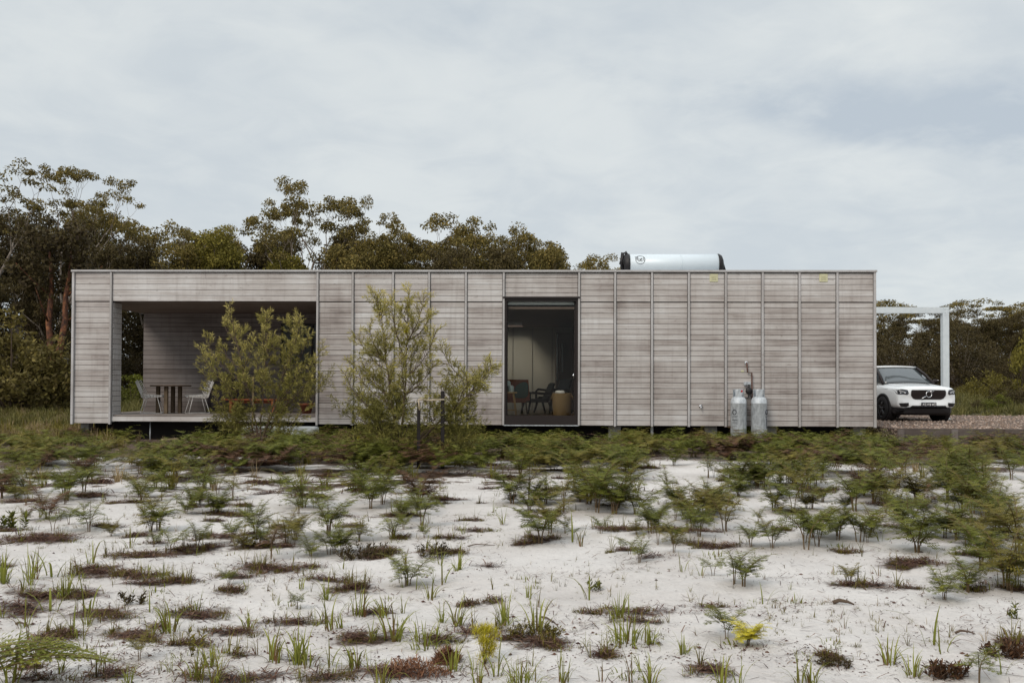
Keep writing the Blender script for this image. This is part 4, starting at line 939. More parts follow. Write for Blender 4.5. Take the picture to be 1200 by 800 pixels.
def put_tree(kind, vi, px, Y, ytop, wscale, label, leafm='gumleaf', barkm='bark', rz=None, group='trees beyond the house', hbase=None, name='gum_tree', cat='tree'):
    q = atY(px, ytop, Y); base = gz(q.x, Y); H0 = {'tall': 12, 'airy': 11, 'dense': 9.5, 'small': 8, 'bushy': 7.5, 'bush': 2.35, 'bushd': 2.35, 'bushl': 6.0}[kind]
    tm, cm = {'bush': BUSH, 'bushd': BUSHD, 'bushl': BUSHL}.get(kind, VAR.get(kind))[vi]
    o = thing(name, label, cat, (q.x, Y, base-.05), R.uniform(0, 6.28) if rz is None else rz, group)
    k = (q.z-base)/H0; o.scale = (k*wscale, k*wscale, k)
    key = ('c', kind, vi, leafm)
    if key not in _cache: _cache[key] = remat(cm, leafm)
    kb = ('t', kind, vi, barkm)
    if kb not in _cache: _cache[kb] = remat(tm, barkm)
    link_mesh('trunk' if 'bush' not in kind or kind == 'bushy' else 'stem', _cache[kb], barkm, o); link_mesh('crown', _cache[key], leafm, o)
    return o
_cache = {}
T = put_tree
# skyline trees from left to right (picture x, depth, picture y of the top)
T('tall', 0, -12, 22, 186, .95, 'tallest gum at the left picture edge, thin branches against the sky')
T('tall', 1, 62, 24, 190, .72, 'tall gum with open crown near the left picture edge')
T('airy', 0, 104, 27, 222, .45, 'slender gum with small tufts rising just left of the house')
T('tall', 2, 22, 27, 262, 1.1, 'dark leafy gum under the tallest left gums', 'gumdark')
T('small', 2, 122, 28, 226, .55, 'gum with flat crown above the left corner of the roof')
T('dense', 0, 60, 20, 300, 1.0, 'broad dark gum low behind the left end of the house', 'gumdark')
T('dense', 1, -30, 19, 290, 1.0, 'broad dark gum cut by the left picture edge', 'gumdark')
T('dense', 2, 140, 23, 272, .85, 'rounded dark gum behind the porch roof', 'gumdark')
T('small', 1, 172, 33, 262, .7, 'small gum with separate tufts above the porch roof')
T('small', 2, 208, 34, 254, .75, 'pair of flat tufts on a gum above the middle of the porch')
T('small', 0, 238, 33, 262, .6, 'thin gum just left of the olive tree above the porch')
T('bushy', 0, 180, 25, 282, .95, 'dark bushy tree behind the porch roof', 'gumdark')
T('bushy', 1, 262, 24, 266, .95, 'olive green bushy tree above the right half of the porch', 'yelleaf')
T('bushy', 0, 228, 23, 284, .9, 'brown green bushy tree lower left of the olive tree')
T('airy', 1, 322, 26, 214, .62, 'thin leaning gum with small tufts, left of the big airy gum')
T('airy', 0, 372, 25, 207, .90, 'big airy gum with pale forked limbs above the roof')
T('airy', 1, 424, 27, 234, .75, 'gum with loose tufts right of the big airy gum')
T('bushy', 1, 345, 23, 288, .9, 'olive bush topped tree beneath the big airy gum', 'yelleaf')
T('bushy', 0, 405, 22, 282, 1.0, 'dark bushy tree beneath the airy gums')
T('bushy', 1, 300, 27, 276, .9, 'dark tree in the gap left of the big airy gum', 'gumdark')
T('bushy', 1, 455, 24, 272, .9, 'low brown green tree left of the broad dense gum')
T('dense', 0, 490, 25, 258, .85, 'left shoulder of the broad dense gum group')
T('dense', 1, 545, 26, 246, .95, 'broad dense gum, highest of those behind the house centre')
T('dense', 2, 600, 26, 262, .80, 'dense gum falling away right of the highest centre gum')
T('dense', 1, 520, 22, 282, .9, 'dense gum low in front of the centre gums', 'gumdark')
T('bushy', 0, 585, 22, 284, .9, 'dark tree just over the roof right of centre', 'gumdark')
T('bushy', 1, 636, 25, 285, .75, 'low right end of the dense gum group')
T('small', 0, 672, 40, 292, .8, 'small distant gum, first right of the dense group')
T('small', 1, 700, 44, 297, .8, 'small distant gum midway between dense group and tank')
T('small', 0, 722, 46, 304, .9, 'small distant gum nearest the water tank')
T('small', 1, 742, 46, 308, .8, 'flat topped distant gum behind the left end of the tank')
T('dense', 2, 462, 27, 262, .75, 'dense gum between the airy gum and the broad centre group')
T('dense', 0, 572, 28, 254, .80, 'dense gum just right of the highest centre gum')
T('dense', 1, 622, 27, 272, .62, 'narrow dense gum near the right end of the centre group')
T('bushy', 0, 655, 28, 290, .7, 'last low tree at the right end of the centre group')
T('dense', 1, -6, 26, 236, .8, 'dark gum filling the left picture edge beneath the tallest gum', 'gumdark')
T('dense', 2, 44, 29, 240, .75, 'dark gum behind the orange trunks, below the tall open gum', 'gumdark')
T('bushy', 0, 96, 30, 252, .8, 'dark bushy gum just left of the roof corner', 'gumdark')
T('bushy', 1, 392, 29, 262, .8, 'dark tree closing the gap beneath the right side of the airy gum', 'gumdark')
# filling row behind, left
for i, (px, Y, yt, kd, vi) in enumerate(((-60, 24, 230, 'tall', 2), (90, 34, 268, 'dense', 1), (30, 36, 255, 'dense', 2), (190, 38, 272, 'dense', 0), (330, 36, 275, 'bushy', 0), (470, 38, 275, 'dense', 1), (270, 40, 270, 'dense', 2), (420, 40, 272, 'bushy', 1), (590, 38, 288, 'bushy', 1), (540, 42, 280, 'dense', 0))):
    T(kd, vi, px, Y, yt, 1.0, 'dark gum standing in the row behind the skyline trees', 'gumdark', group='back row of trees')
# the right: dark wood beyond the carport
rl = [(1035, 58, 348, 'small', 0), (1062, 60, 351, 'small', 1), (1092, 56, 349, 'small', 0), (1052, 50, 368, 'dense', 1), (1095, 52, 366, 'dense', 2), (1018, 52, 362, 'dense', 0),
      (1128, 50, 362, 'small', 1), (1150, 52, 352, 'dense', 0), (1172, 54, 350, 'small', 0), (1192, 50, 354, 'dense', 1), (1128, 46, 372, 'dense', 2), (1166, 44, 372, 'bushy', 0), (1210, 46, 358, 'dense', 2), (1240, 50, 345, 'tall', 1),
      (1075, 44, 385, 'bushy', 1), (1030, 45, 383, 'bushy', 0), (1110, 42, 392, 'bushy', 0), (1190, 42, 385, 'bushy', 1), (1225, 44, 375, 'dense', 0), (1270, 48, 340, 'dense', 1), (1000, 55, 355, 'dense', 2), (970, 58, 355, 'dense', 0)]
RL = ['leftmost flat tuft gum above the carport beam', 'flat crowned gum over the middle of the carport beam', 'flat crowned gum just left of the carport post', 'dark gum seen through the carport above the car windscreen', 'dark gum seen through the carport left of its post', 'dark gum hard against the right house corner',
      'flat topped gum first right of the carport post', 'highest broad gum right of the carport post', 'open topped gum near the right picture edge', 'dark gum at the right picture edge', 'lower dark gum right of the carport post', 'low bushy dark tree right of the carport', None, None, 'low dark tree behind the car roof', 'low dark tree beside the house corner behind the car', 'low dark tree behind the carport post', 'low dark tree near the right picture edge'] + [None]*8
for (px, Y, yt, kd, vi), lb in zip(rl, RL):
    T(kd, vi, px, Y, yt, 1.15 if kd != 'small' else 1.35, lb or 'dark gum in the wood beyond the right picture edge', 'gumdark' if lb is None or yt > 355 else 'gumleaf', group='wood beyond the carport')
for px in range(1010, 1290, 16):
    T('bushl', R.randrange(2), px + R.uniform(-5, 5), 38 + R.uniform(-3, 9), 398 + R.uniform(-12, 16), 1.0, 'dark understorey shrub at the foot of the wood beyond the carport', 'gumdark', group='understorey shrubs at the right', name='shrub', cat='shrub')
for px in range(-80, 760, 26):
    T('bushl', R.randrange(2), px + R.uniform(-8, 8), 26 + R.uniform(-3, 12), 372 + R.uniform(-20, 30), 1.0, 'dark understorey shrub between the trunks behind the house', 'gumdark', group='understorey shrubs behind the house', name='shrub', cat='shrub')
# two orange trunks left of the house
for i, (pb, pt, lb) in enumerate((((63, 462), (58, 352), 'left one of the two orange barked trunks left of the house'), ((67, 462), (76, 352), 'right one of the two orange barked trunks, leaning right'))):
    Y = 17.5; a = atY(*pb, Y); b_ = atY(*pt, Y+.5); o = thing('orange_barked_tree', lb, 'tree', (a.x, Y, gz(a.x, Y)-.1))
    d = b_ - Vector((a.x, Y, a.z)); P = [Vector((0, 0, -.2))] + [Vector((d.x*k + .10*math.sin(k*7+i*2), d.y*k, (d.z+.6)*k)) for k in (.25, .5, .75, 1.0)]
    top = P[-1]; P += [top + Vector((d.x*.3+.1, .1, 1.0)), top + Vector((d.x*.6+.1, .2, 2.0))]
    m = MB(); m.tube(P, [.17, .15, .14, .125, .11, .08, .04], 10)
    for k in range(2):
        a0 = R.uniform(0, 6.28); m.tube([P[3+k % 3], P[3+k % 3]+Vector((math.cos(a0)*.7, math.sin(a0)*.7, .6)), P[3+k % 3]+Vector((math.cos(a0)*1.5, math.sin(a0)*1.5, 1.4))], [.05, .035, .015], 6)
    m.build('trunk', 'redbark', o); m = MB(); rr = random.Random(i)
    for k in range(16): leafclump(m, top+Vector((rr.uniform(-1.5, 1.5), rr.uniform(-1.2, 1.2), rr.uniform(.6, 3))), .7, .6, 120, .22, rr, .35)
    m.build('crown', 'gumdark', o)
# shrubs left of the house and in the field on the right
T('bushd', 0, 14, 12, 376, .85, 'large olive shrub at the left picture edge left of the orange trunks', 'gumleaf', 'twig', group=None, name='shrub', cat='shrub')
T('bushd', 1, 40, 13, 408, .85, 'smaller olive shrub in front of the orange trunks', 'gumleaf', 'twig', group=None, name='shrub', cat='shrub')
T('bush', 0, 80, 15, 436, 1.1, 'low dark bush at the foot of the orange trunks', 'fernolive', 'twig', group=None, name='shrub', cat='shrub')
T('bush', 1, 156, 16, 440, 1.3, 'green bush seen through the open left side of the porch', 'fern', 'twig', group=None, name='shrub', cat='shrub')
for i, (px, Y, yt, w_, lm, lb) in enumerate(((1160, 22, 434, 1.1, 'fernolive', 'olive bush in the field behind the gravel, right of the car'), (1186, 18, 446, 1.2, 'gumdark', 'dark rounded bush at the right edge behind the gravel'), (1136, 26, 448, 1.2, 'fernolive', 'low green bush just right of the car'), (1212, 20, 392, .5, 'yelleaf', 'tall yellow green sapling cut by the right picture edge'), (1168, 15.5, 462, 1.3, 'fern', 'low green bush nearest the gravel on the right'), (1145, 16, 468, 1.3, 'gumdark', 'small dark bush behind the gravel, right of car'))):
    T('bush', i % 3, px, Y, yt, w_, lb, lm, 'twig', group=None, name='shrub', cat='shrub')

# ------------------------------------------------------------------ saplings with needle leaves
def sapling(name, label, base_px, Y, tips, low, seed, dens=1.0, blossoms=(), nlead=3):
    rr = random.Random(seed); q = onG(*base_px) if Y is None else Vector((atY(base_px[0], base_px[1], Y).x, Y, 0)); q.z = gz(q.x, q.y)
    o = thing(name, label, 'sapling', q); st = MB(); lf = MB()
    def needles(p0, p1, n, ln, tb):
        d = (p1-p0); L_ = d.length; d = d/L_
        s1 = d.cross(Vector((rr.uniform(-1, 1), rr.uniform(-1, 1), rr.uniform(-1, 1)))).normalized(); s2 = d.cross(s1)
        for k in range(n):
            u = (k+rr.random())/n; a = rr.uniform(0, 6.283); w_ = s1*math.cos(a)+s2*math.sin(a); e = rr.uniform(.45, 1.0)
            dd = (d*math.cos(e)+w_*math.sin(e)).normalized(); l2 = ln*rr.uniform(.6, 1.25); c = p0+d*L_*u
            wd = dd.cross(Vector((rr.uniform(-1, 1), rr.uniform(-1, 1), rr.uniform(-1, 1)))).normalized()*.0042
            tt = min(1, max(0, tb+.25*u+rr.uniform(-.25, .25)))
            tt = max(0, min(1, tt)); lf.add([c-wd, c+dd*l2*.5-wd*1.2+Vector((0, 0, .004)), c+dd*l2, c+dd*l2*.5+wd*1.2], [(0, 1, 2, 3)], tt)
    tip3 = [atY(tx, ty, q.y+rr.uniform(-.7, .7))-q for tx, ty in tips]; leads = tip3[:nlead]; curves = []
    for i, tip in enumerate(tip3):
        if i < nlead:
            c0 = Vector((0, 0, 0)); c1 = Vector((tip.x*.25+rr.uniform(-.05, .05), tip.y*.2, tip.z*.33)); c2 = Vector((tip.x*.8+rr.uniform(-.1, .1), tip.y*.7, tip.z*.66)); r_ = .022
        else:
            best = None
            for C_ in curves[:nlead]:
                for k in range(1, 19):
                    p = C_(k/20); hz = math.hypot(tip.x-p.x, tip.y-p.y); rise = tip.z-p.z
                    sc_ = abs(rise-.85*hz-.10) + .55*hz
                    if rise > .02 and (best is None or sc_ < best[0]): best = (sc_, p)
            c0 = best[1] if best else Vector((0, 0, .1)); dd_ = tip-c0; r_ = .011
            c1 = c0+Vector((dd_.x*.45, dd_.y*.45, dd_.z*.15)); c2 = c0+Vector((dd_.x*.85, dd_.y*.85, dd_.z*.55))
        def bz(u, c0=c0, c1=c1, c2=c2, tip=tip): return c0*((1-u)**3)+c1*(3*u*(1-u)**2)+c2*(3*u*u*(1-u))+tip*u**3
        curves.append(bz)
        pts = [bz(k/10)+Vector((rr.uniform(-.012, .012), rr.uniform(-.012, .012), 0))*(0 < k < 10) for k in range(11)]
        st.tube(pts, [r_*(1-.85*k/10) for k in range(11)], 6 if i < nlead else 5, cap=False)
        tip = tip.copy(); bl = (tip-c0).length
        n = int((8 + 19*bl)*dens)
        for j in range(n):
            u = (.30 if i < nlead else .12)+(.70 if i < nlead else .88)*(j/n)**.9; p = bz(u); tg = (bz(min(1, u+.03))-bz(u-.03)).normalized(); a = rr.uniform(0, 6.283)
            sd = tg.cross(Vector((math.cos(a), math.sin(a), .2))).normalized(); ln = rr.uniform(.16, .42)*(1.1-.6*u)
            e = p + (tg*.7+sd*.8+Vector((0, 0, .25))).normalized()*ln
            st.tube([p, e], [.005, .002], 4, cap=False)
            tb = .18 + .50*u*max(.3, tip.z/2.8)
            needles(p.lerp(e, .25), e, int(32*ln/.3), .095, tb)
            if ln > .26: 
                e2 = p.lerp(e, .5)+(tg+sd*rr.uniform(-1, 1)+Vector((rr.uniform(-.5, .5), rr.uniform(-.5, .5), .3))).normalized()*ln*.55; needles(p.lerp(e, .5), e2, 16, .08, tb)
        needles(bz(.8), tip, 26, .075, .5)
    for (tx, ty) in low:
        dy = rr.uniform(-.5, .6); p = atY(tx, ty, q.y+dy)-q
        st.tube([(0, 0, .05), (p.x*.5, p.y*.5, max(.1, p.z*.7)), p], [.012, .008, .004], 4, cap=False)
        for j in range(int(30*dens)):
            a = rr.uniform(0, 6.283); ee = rr.uniform(-.3, 1.3); p1 = p+Vector((rr.uniform(-.22, .22), rr.uniform(-.22, .22), rr.uniform(-.2, .2))); d = Vector((math.cos(a)*math.cos(ee), math.sin(a)*math.cos(ee), math.sin(ee)))
            needles(p1, p1+d*.24, 24, .08, .06+.1*rr.random())
    st.build('stem', 'twig', o); lf.build('foliage', 'grev', o)
    for i, (tx, ty, r) in enumerate(blossoms):
        p = atY(tx, ty, q.y-.3)-q; m = MB()
        for k in range(90):
            a = rr.uniform(0, 6.28); e = rr.uniform(-1.5, 1.5); d = Vector((math.cos(a)*math.cos(e)*.6, math.sin(a)*math.cos(e)*.6, math.sin(e)))*r; w_ = d.cross(Vector((1, .3, .2))).normalized()*.008
            m.add([p-w_, p+w_, p+d], [(0, 1, 2)], rr.random())
        m.build('blossom', 'fernyel', o)
    return o
t1 = [(268, 357), (352, 370), (312, 366), (330, 395), (262, 378), (240, 392), (233, 405), (247, 418), (236, 430), (258, 400), (283, 385), (297, 392), (312, 366), (308, 384), (322, 392), (337, 376), (352, 372), (345, 398), (362, 392), (332, 410), (318, 420), (372, 420), (378, 405), (380, 440), (366, 446), (350, 430), (300, 415), (272, 425), (285, 440), (260, 445), (340, 450), (310, 440)]
l1 = [(R.uniform(255, 345), R.uniform(484, 522)) for _ in range(22)] + [(R.uniform(335, 375), R.uniform(440, 462)) for _ in range(4)]
sapling('sapling', 'olive needle leaved sapling in front of the porch with a pale stake', (305, 524), None, t1, l1, 5, .62)
t2 = [(480, 338), (445, 343), (577, 428), (497, 345), (458, 347), (470, 360), (441, 343), (447, 365), (432, 380), (505, 366), (512, 385), (420, 392), (436, 405), (452, 392), (478, 385), (495, 400), (515, 402), (508, 425), (425, 425), (404, 436), (412, 420), (436, 440), (420, 455), (455, 430), (470, 415), (488, 440), (530, 440), (515, 450), (548, 440), (560, 442), (577, 428), (567, 455), (545, 470), (553, 490), (500, 465), (450, 465), (432, 480), (470, 460)]
l2 = [(R.uniform(405, 500), R.uniform(478, 540)) for _ in range(26)] + [(R.uniform(500, 552), R.uniform(478, 535)) for _ in range(12)]
sapling('sapling', 'tall olive needle leaved sapling against the wall with yellow blossom and two black stakes', (468, 546), None, t2, l2, 6, .68, ((476, 388, .11), (420, 513, .05)))
def stake(px, yt, yb, w_, lab, m_, tt=.5):
    q = onG(px, yb); zt = atY(px, yt, q.y).z; m = MB(); m.box(-w_, w_, -w_, w_, -.1, zt-q.z, tt, .004); o = m.build('garden_stake', m_); o.location = q; o.rotation_euler = (0, rad(R.uniform(-.6, .6)), .3); tag(o, lab, 'stake'); return q
stake(295.5, 441, 521, .021, 'pale wooden stake in front of the porch sapling', 'stake')
qs1 = stake(490.3, 471, 548, .024, 'shorter black stake beside the tall sapling', 'burnt'); qs2 = stake(518.5, 458, 548, .027, 'taller black stake right of the tall sapling', 'burnt')
m = MB(); za = atY(492, 468, qs1.y).z; zb = atY(518, 468, qs2.y).z
m.tube([(qs1.x, qs1.y-.035, za), ((qs1.x+qs2.x)/2, qs1.y-.035, za-.01), (qs2.x+.03, qs2.y-.04, zb)], .016, 6); m.tube([(qs1.x, qs1.y-.035, za), (qs1.x+.02, qs1.y-.05, za-.17)], .014, 5)
tag(m.build('tree_tie', 'webbing'), 'pale webbing tie strung between the two black stakes', 'tree tie')

# ------------------------------------------------------------------ bracken
def frond(mb, st, base, az, el, L_, rr, dens=9, tb=.5, width=.42, droop=.9):
    """a triangular bracken frond: axis, side leaflets, each cut into small lobes"""
    d0 = Vector((math.cos(az), math.sin(az), 0)); p = base.copy(); e = el; ax = [p.copy()]; dirs = []
    n = dens
    for k in range(n):
        d = d0*math.cos(e)+Vector((0, 0, 1))*math.sin(e); dirs.append(d); p = p + d*L_/n; ax.append(p.copy()); e -= droop/n*rr.uniform(.7, 1.3)
    if st is not None: st.tube([ax[i] for i in range(0, len(ax), 2)], [.004*(1-.7*i/n) for i in range(0, len(ax), 2)], 3, cap=False)
    side = Vector((-d0.y, d0.x, 0))
    for k in range(n):
        u = k/n; d = dirs[k]; nrm = side.cross(d)
        pl = L_*width*(1-u)**.85*(1 if u > .08 else .75)+.01
        for s in (-1, 1):
            sw = rr.uniform(.15, .45); dd = (side*s + d*sw + nrm*rr.uniform(-.25, .12)).normalized(); c = ax[k]
            m_ = max(3, int(pl/L_*14)); ww = L_/n*.80
            v = []; f = []; tt = min(1, max(0, tb+rr.uniform(-.22, .22)))
            for j in range(m_):
                a = j/m_; q = c+dd*pl*a - nrm*pl*.18*a*a; lw = ww*(1-a*.8); ln = pl/m_
                o_ = len(v)
                v += [q, q+dd*ln*.85, q+dd*ln*.9+d*lw, q, q+dd*ln*.85, q+dd*ln*.7-d*lw*.9]
                f += [(o_, o_+1, o_+2), (o_+3, o_+5, o_+4)]
            mb.add(v, f, tt)
def blade(mb, st, base, az, el, L_, rr, tb, droop=.8, pairs=6, dens=6):
    """a whole bracken blade: main axis with paired side fronds, longest at the bottom"""
    d0 = Vector((math.cos(az), math.sin(az), 0)); p = base.copy(); e = el; ax = [p.copy()]; dirs = []
    for k in range(pairs+2):
        d = d0*math.cos(e)+Vector((0, 0, 1))*math.sin(e); dirs.append(d); p = p+d*L_/(pairs+2); ax.append(p.copy()); e -= droop/(pairs+2)*rr.uniform(.7, 1.3)
    st.tube(ax, [.0032*(1-.8*i/len(ax)) for i in range(len(ax))], 3, cap=False)
    for k in range(pairs):
        u = k/pairs; ln = L_*.56*(1-u)**.8*rr.uniform(.85, 1.15)
        for s in (-1, 1):
            frond(mb, None, ax[k], az+s*rr.uniform(.95, 1.3), max(-.3, el*.45*rr.uniform(.5, 1.3)), ln, rr, dens if u < .5 else max(4, dens-2), min(1, max(0, tb+rr.uniform(-.15, .15)+.1*u)), .46, .9)
    frond(mb, None, ax[pairs], az, max(-.4, e+.2), L_*.26, rr, 5, tb+.1, .40, .5)
def fern(seed, nf=2, stalk=.16, L_=.30, tb=.5, el=1.0, pairs=5, dens=6):
    rr = random.Random(seed); mb = MB(); st = MB(); a0 = rr.uniform(0, 6.28)
    for i in range(nf):
        a = a0 + i*6.283/nf + rr.uniform(-.6, .6); lean = rr.uniform(.1, .4)*stalk; h = stalk*rr.uniform(.6, 1.2)
        b = Vector((math.cos(a)*lean, math.sin(a)*lean, h)); st.tube([(math.cos(a)*.01, math.sin(a)*.01, -.03), b*.55+Vector((0, 0, h*.05)), b], [.0042, .0036, .0032], 4, cap=False)
        blade(mb, st, b, a+rr.uniform(-.4, .4), el*rr.uniform(.7, 1.2), L_*rr.uniform(.75, 1.15), rr, tb+rr.uniform(-.12, .12), rr.uniform(.7, 1.3), pairs, dens)
    return st.mesh('stalk'), mb.mesh('fronds')
FERN = [fern(100+i, 2+i % 3, .115, .28, .5, 1.1, 6) for i in range(5)] + [fern(110+i, 4, .09, .31, .5, 1.08, 6) for i in range(4)]
FBIG = [fern(130+i, 8, .10, .42, .45, 1.05, 5, 6) for i in range(4)]
FLITE = [fern(150+i, 5, .12, .42, .45, .8, 4, 4) for i in range(4)]
# heights: small .42, medium .55, bushy .75
FH = {}
def mh(me): return max(v.co.z for v in me.vertices)
for sset in (FERN, FBIG, FLITE):
    for i, (a, b_) in enumerate(sset): FH[id(sset), i] = mh(b_)
placed = []
def put_fern(px, py, hpx, sset, vi, lm='fern', label='', group='', rz=None):
    q = onG(px, py); D_ = (q-CAM).dot(fw); H = hpx*D_/FPX
    o = thing('bracken_fern', label, 'fern', q, R.uniform(0, 6.28) if rz is None else rz, group)
    k = H/FH[id(sset), vi]; o.scale = (k, k, k)
    key = (id(sset), vi, lm)
    if key not in _cache: _cache[key] = remat(sset[vi][1], lm)
    ks = (id(sset), vi, 'stalk')
    if ks not in _cache: _cache[ks] = remat(sset[vi][0], 'stalk')
    link_mesh('stalk', _cache[ks], 'stalk', o); link_mesh('fronds', _cache[key], lm, o); placed.append((px, py)); return o
MAN = [(50,602,26),(105,624,40),(185,622,40),(62,622,30),(300,612,30),(285,642,30),(310,640,25),(720,602,58),(745,602,40),(782,580,34),(850,622,50),(905,642,34),(945,642,54),(958,640,50),(1107,702,50),
 (1179,690,72),(1150,668,60),(1075,647,52),(1010,634,45),(982,632,42),(996,684,26),(860,684,46),(749,659,32),(364,652,34),(400,650,34),(421,634,30),(830,600,40),(805,620,32),(765,625,36),(690,590,60),
 (660,600,45),(700,600,62),(640,590,40),(600,590,44),(620,600,30),(1195,650,70),(1165,620,60),(1130,600,50),(880,640,30),(930,600,46),(1040,600,46),(790,545,34),(735,560,40),(240,572,32),(182,572,30),(345,640,20),(230,560,34),(350,602,26),(1060,560,40),(180,640,22),(130,628,24),(470,610,30),(610,560,40)]
for i, (px, py, h) in enumerate(MAN):
    side = 'left' if px < 400 else 'middle' if px < 800 else 'right'
    dep = 'far' if py < 600 else 'near'
    put_fern(px, py, h, FERN, i % 9, 'fern' if i % 5 else 'fernolive', f'single green bracken fern on its own stalk in the {dep} white sand, picture {side}', f'single ferns on the {dep} sand, {side}')
o = put_fern(852, 748, 44, FERN, 1, 'fern', 'dark green fern right behind the yellow fern on open sand', None, .6)
o = put_fern(877, 756, 36, FBIG, 1, 'fernyel', 'bright yellow fern on the open sand at the right', None, 2.0)
o = put_fern(1147, 802, 50, FERN, 3, 'fern', 'blue green fern at the bottom edge, lower right corner', None, 1.0)
o = put_fern(163, 774, 36, FERN, 0, 'fernolive', 'small pale green fern alone on sand, lower left', None, .5)
o = put_fern(348, 712, 22, FERN, 4, 'fern', 'tiny fern alone on sand left of centre', None)
q = onG(30, 812); m = MB(); st_ = MB(); rr = random.Random(3); o = thing('bracken_fern', 'single long green frond arching in at the lower left corner', 'fern', q)
frond(m, st_, Vector((-.12, 0, .10)), .25, .35, .50, rr, 20, .75, .30, .75); frond(m, st_, Vector((-.25, .1, .08)), .6, .4, .42, rr, 16, .6, .34, .8)
for k in range(5): frond(m, st_, Vector((-.14-.03*k, .02*k, .09+.012*k)), .22+.03*k, .36, .50-.02*k, rr, 26, .72, .34, .75)
st_.build('stalk', 'stalk', o); m.build('fronds', 'fern', o)
# the band of bracken along the house, thick to the right
def dens(px, py):
    if py < 536: d = .95 if px > 300 else .30
    elif py < 560: d = .62 if px > 820 else (.10 if 735 < px < 830 else .6) if px > 170 else .4
    elif py < 600: d = .55 if px > 880 else (.08 if 735 < px < 820 else .5 if px > 590 else .30)
    elif py < 650: d = .75 if px > 1130 else .36 if px > 760 else .16
    elif py < 700: d = .5 if px > 1150 else .02
    else: d = 0
    return d*max(0, .7+1.9*noise.noise(Vector((px*.018, py*.05, 1))))
cand = []
rr = random.Random(99)
for _ in range(20000):
    if len(cand) >= 590: break
    px = rr.uniform(-20, 1220); py = 514 + (rr.random()**1.5)*180
    if rr.random() < dens(px, py) and all(abs(px-a) > 6 or abs(py-b_) > 3 for a, b_, *_ in cand): cand.append((px, py))
cand.sort(key=lambda c: -c[1])
ind = cand[:240]; rest = cand[240:]
for i, (px, py) in enumerate(ind):
    cap = py - (508 if px > 1025 else 505 if px > 560 else 501) + rr.uniform(-2, 8)
    big = py < 600; h = (rr.uniform(24, 38) if py < 560 else rr.uniform(28, 46)) * (1.12 if px > 900 and py > 560 else 1)
    h = max(8, min(h*rr.choice((.5, .65, .8, 1, 1.1)), cap))
    zone = 'left' if px < 400 else 'centre' if px < 800 else 'right'
    r_ = rr.random()
    lm = 'ferndry' if (r_ < (.14 if py < 560 else .05)) else 'fernolive' if r_ < .3 else 'fern'
    colr = {'ferndry': 'russet dying', 'fernolive': 'olive green', 'fern': 'green'}[lm]
    row = 'on the sand beyond the middle' if py < 575 else 'in the thick bracken' if zone == 'right' else 'on the middle sand'
    if big and rr.random() < .20: put_fern(px, py, h, FBIG, rr.randrange(4), lm, f'{colr} bushy bracken {row}, picture {zone}', f'{colr} bushy bracken {row}, {zone}')
    else: put_fern(px, py, h, FERN, rr.randrange(9), lm, f'{colr} stalked bracken {row}, picture {zone}', f'{colr} stalked bracken {row}, {zone}')
def merge_copies(name, items, lm):
    """many copies of a mesh realised as one mesh (numpy)"""
    V = []; Fc = []; Tn = []; off = 0
    for me, mtx in items:
        n = len(me.vertices); co = np.empty(n*3, 'f'); me.vertices.foreach_get('co', co); co = co.reshape(-1, 3)
        A = np.array(mtx); V.append(co @ A[:3, :3].T + A[:3, 3]); tn = np.empty(n, 'f'); me.attributes['tint'].data.foreach_get('value', tn); Tn.append(tn)
        k = np.empty(len(me.loops), 'i'); me.loops.foreach_get('vertex_index', k); ls = np.empty(len(me.polygons), 'i'); me.polygons.foreach_get('loop_total', ls)
        Fc.append((k+off, ls)); off += n
    V = np.concatenate(V); K = np.concatenate([f[0] for f in Fc]); LT = np.concatenate([f[1] for f in Fc]); me = bpy.data.meshes.new(name)
    me.vertices.add(len(V)); me.vertices.foreach_set('co', V.ravel().astype('f')); me.loops.add(len(K)); me.loops.foreach_set('vertex_index', K)
    me.polygons.add(len(LT)); me.polygons.foreach_set('loop_start', np.concatenate([[0], np.cumsum(LT)[:-1]]).astype('i')); me.update(calc_edges=True)
    me.attributes.new('tint', 'FLOAT', 'POINT').data.foreach_set('value', np.concatenate(Tn).astype('f'))
    o = bpy.data.objects.new(name, me); C.objects.link(o); me.materials.append(MAT[lm]); return o
items = {'fern': [], 'fernolive': [], 'ferndry': []}
for px, py in rest + [(rr.uniform(400, 1215), rr.uniform(514, 545)) for _ in range(95)]:
    q = onG(px, py); D_ = (q-CAM).dot(fw); H = rr.uniform(.38, .62); H = min(H, max(.16, (py-(508 if px > 1025 else 505 if px > 560 else 500)+rr.uniform(-3, 7))*D_/FPX)); sset, vi = FLITE, rr.randrange(4); k = H/FH[id(sset), vi]*1.0
    r_ = rr.random(); lm = 'ferndry' if r_ < .2 else 'fernolive' if r_ < .42 else 'fern'
    items[lm].append((sset[vi][1], Matrix.Translation(q) @ Matrix.Rotation(rr.uniform(0, 6.28), 4, 'Z') @ Matrix.Scale(k, 4)))
for lm, lb in (('fern', 'green bracken thicket crowding the front of the house'), ('fernolive', 'olive bracken mixed in the thicket along the house'), ('ferndry', 'russet dying bracken mixed in the thicket along the house')):
    if items[lm]: tag(merge_copies('bracken_thicket', items[lm], lm), lb, 'bracken', kind='stuff')

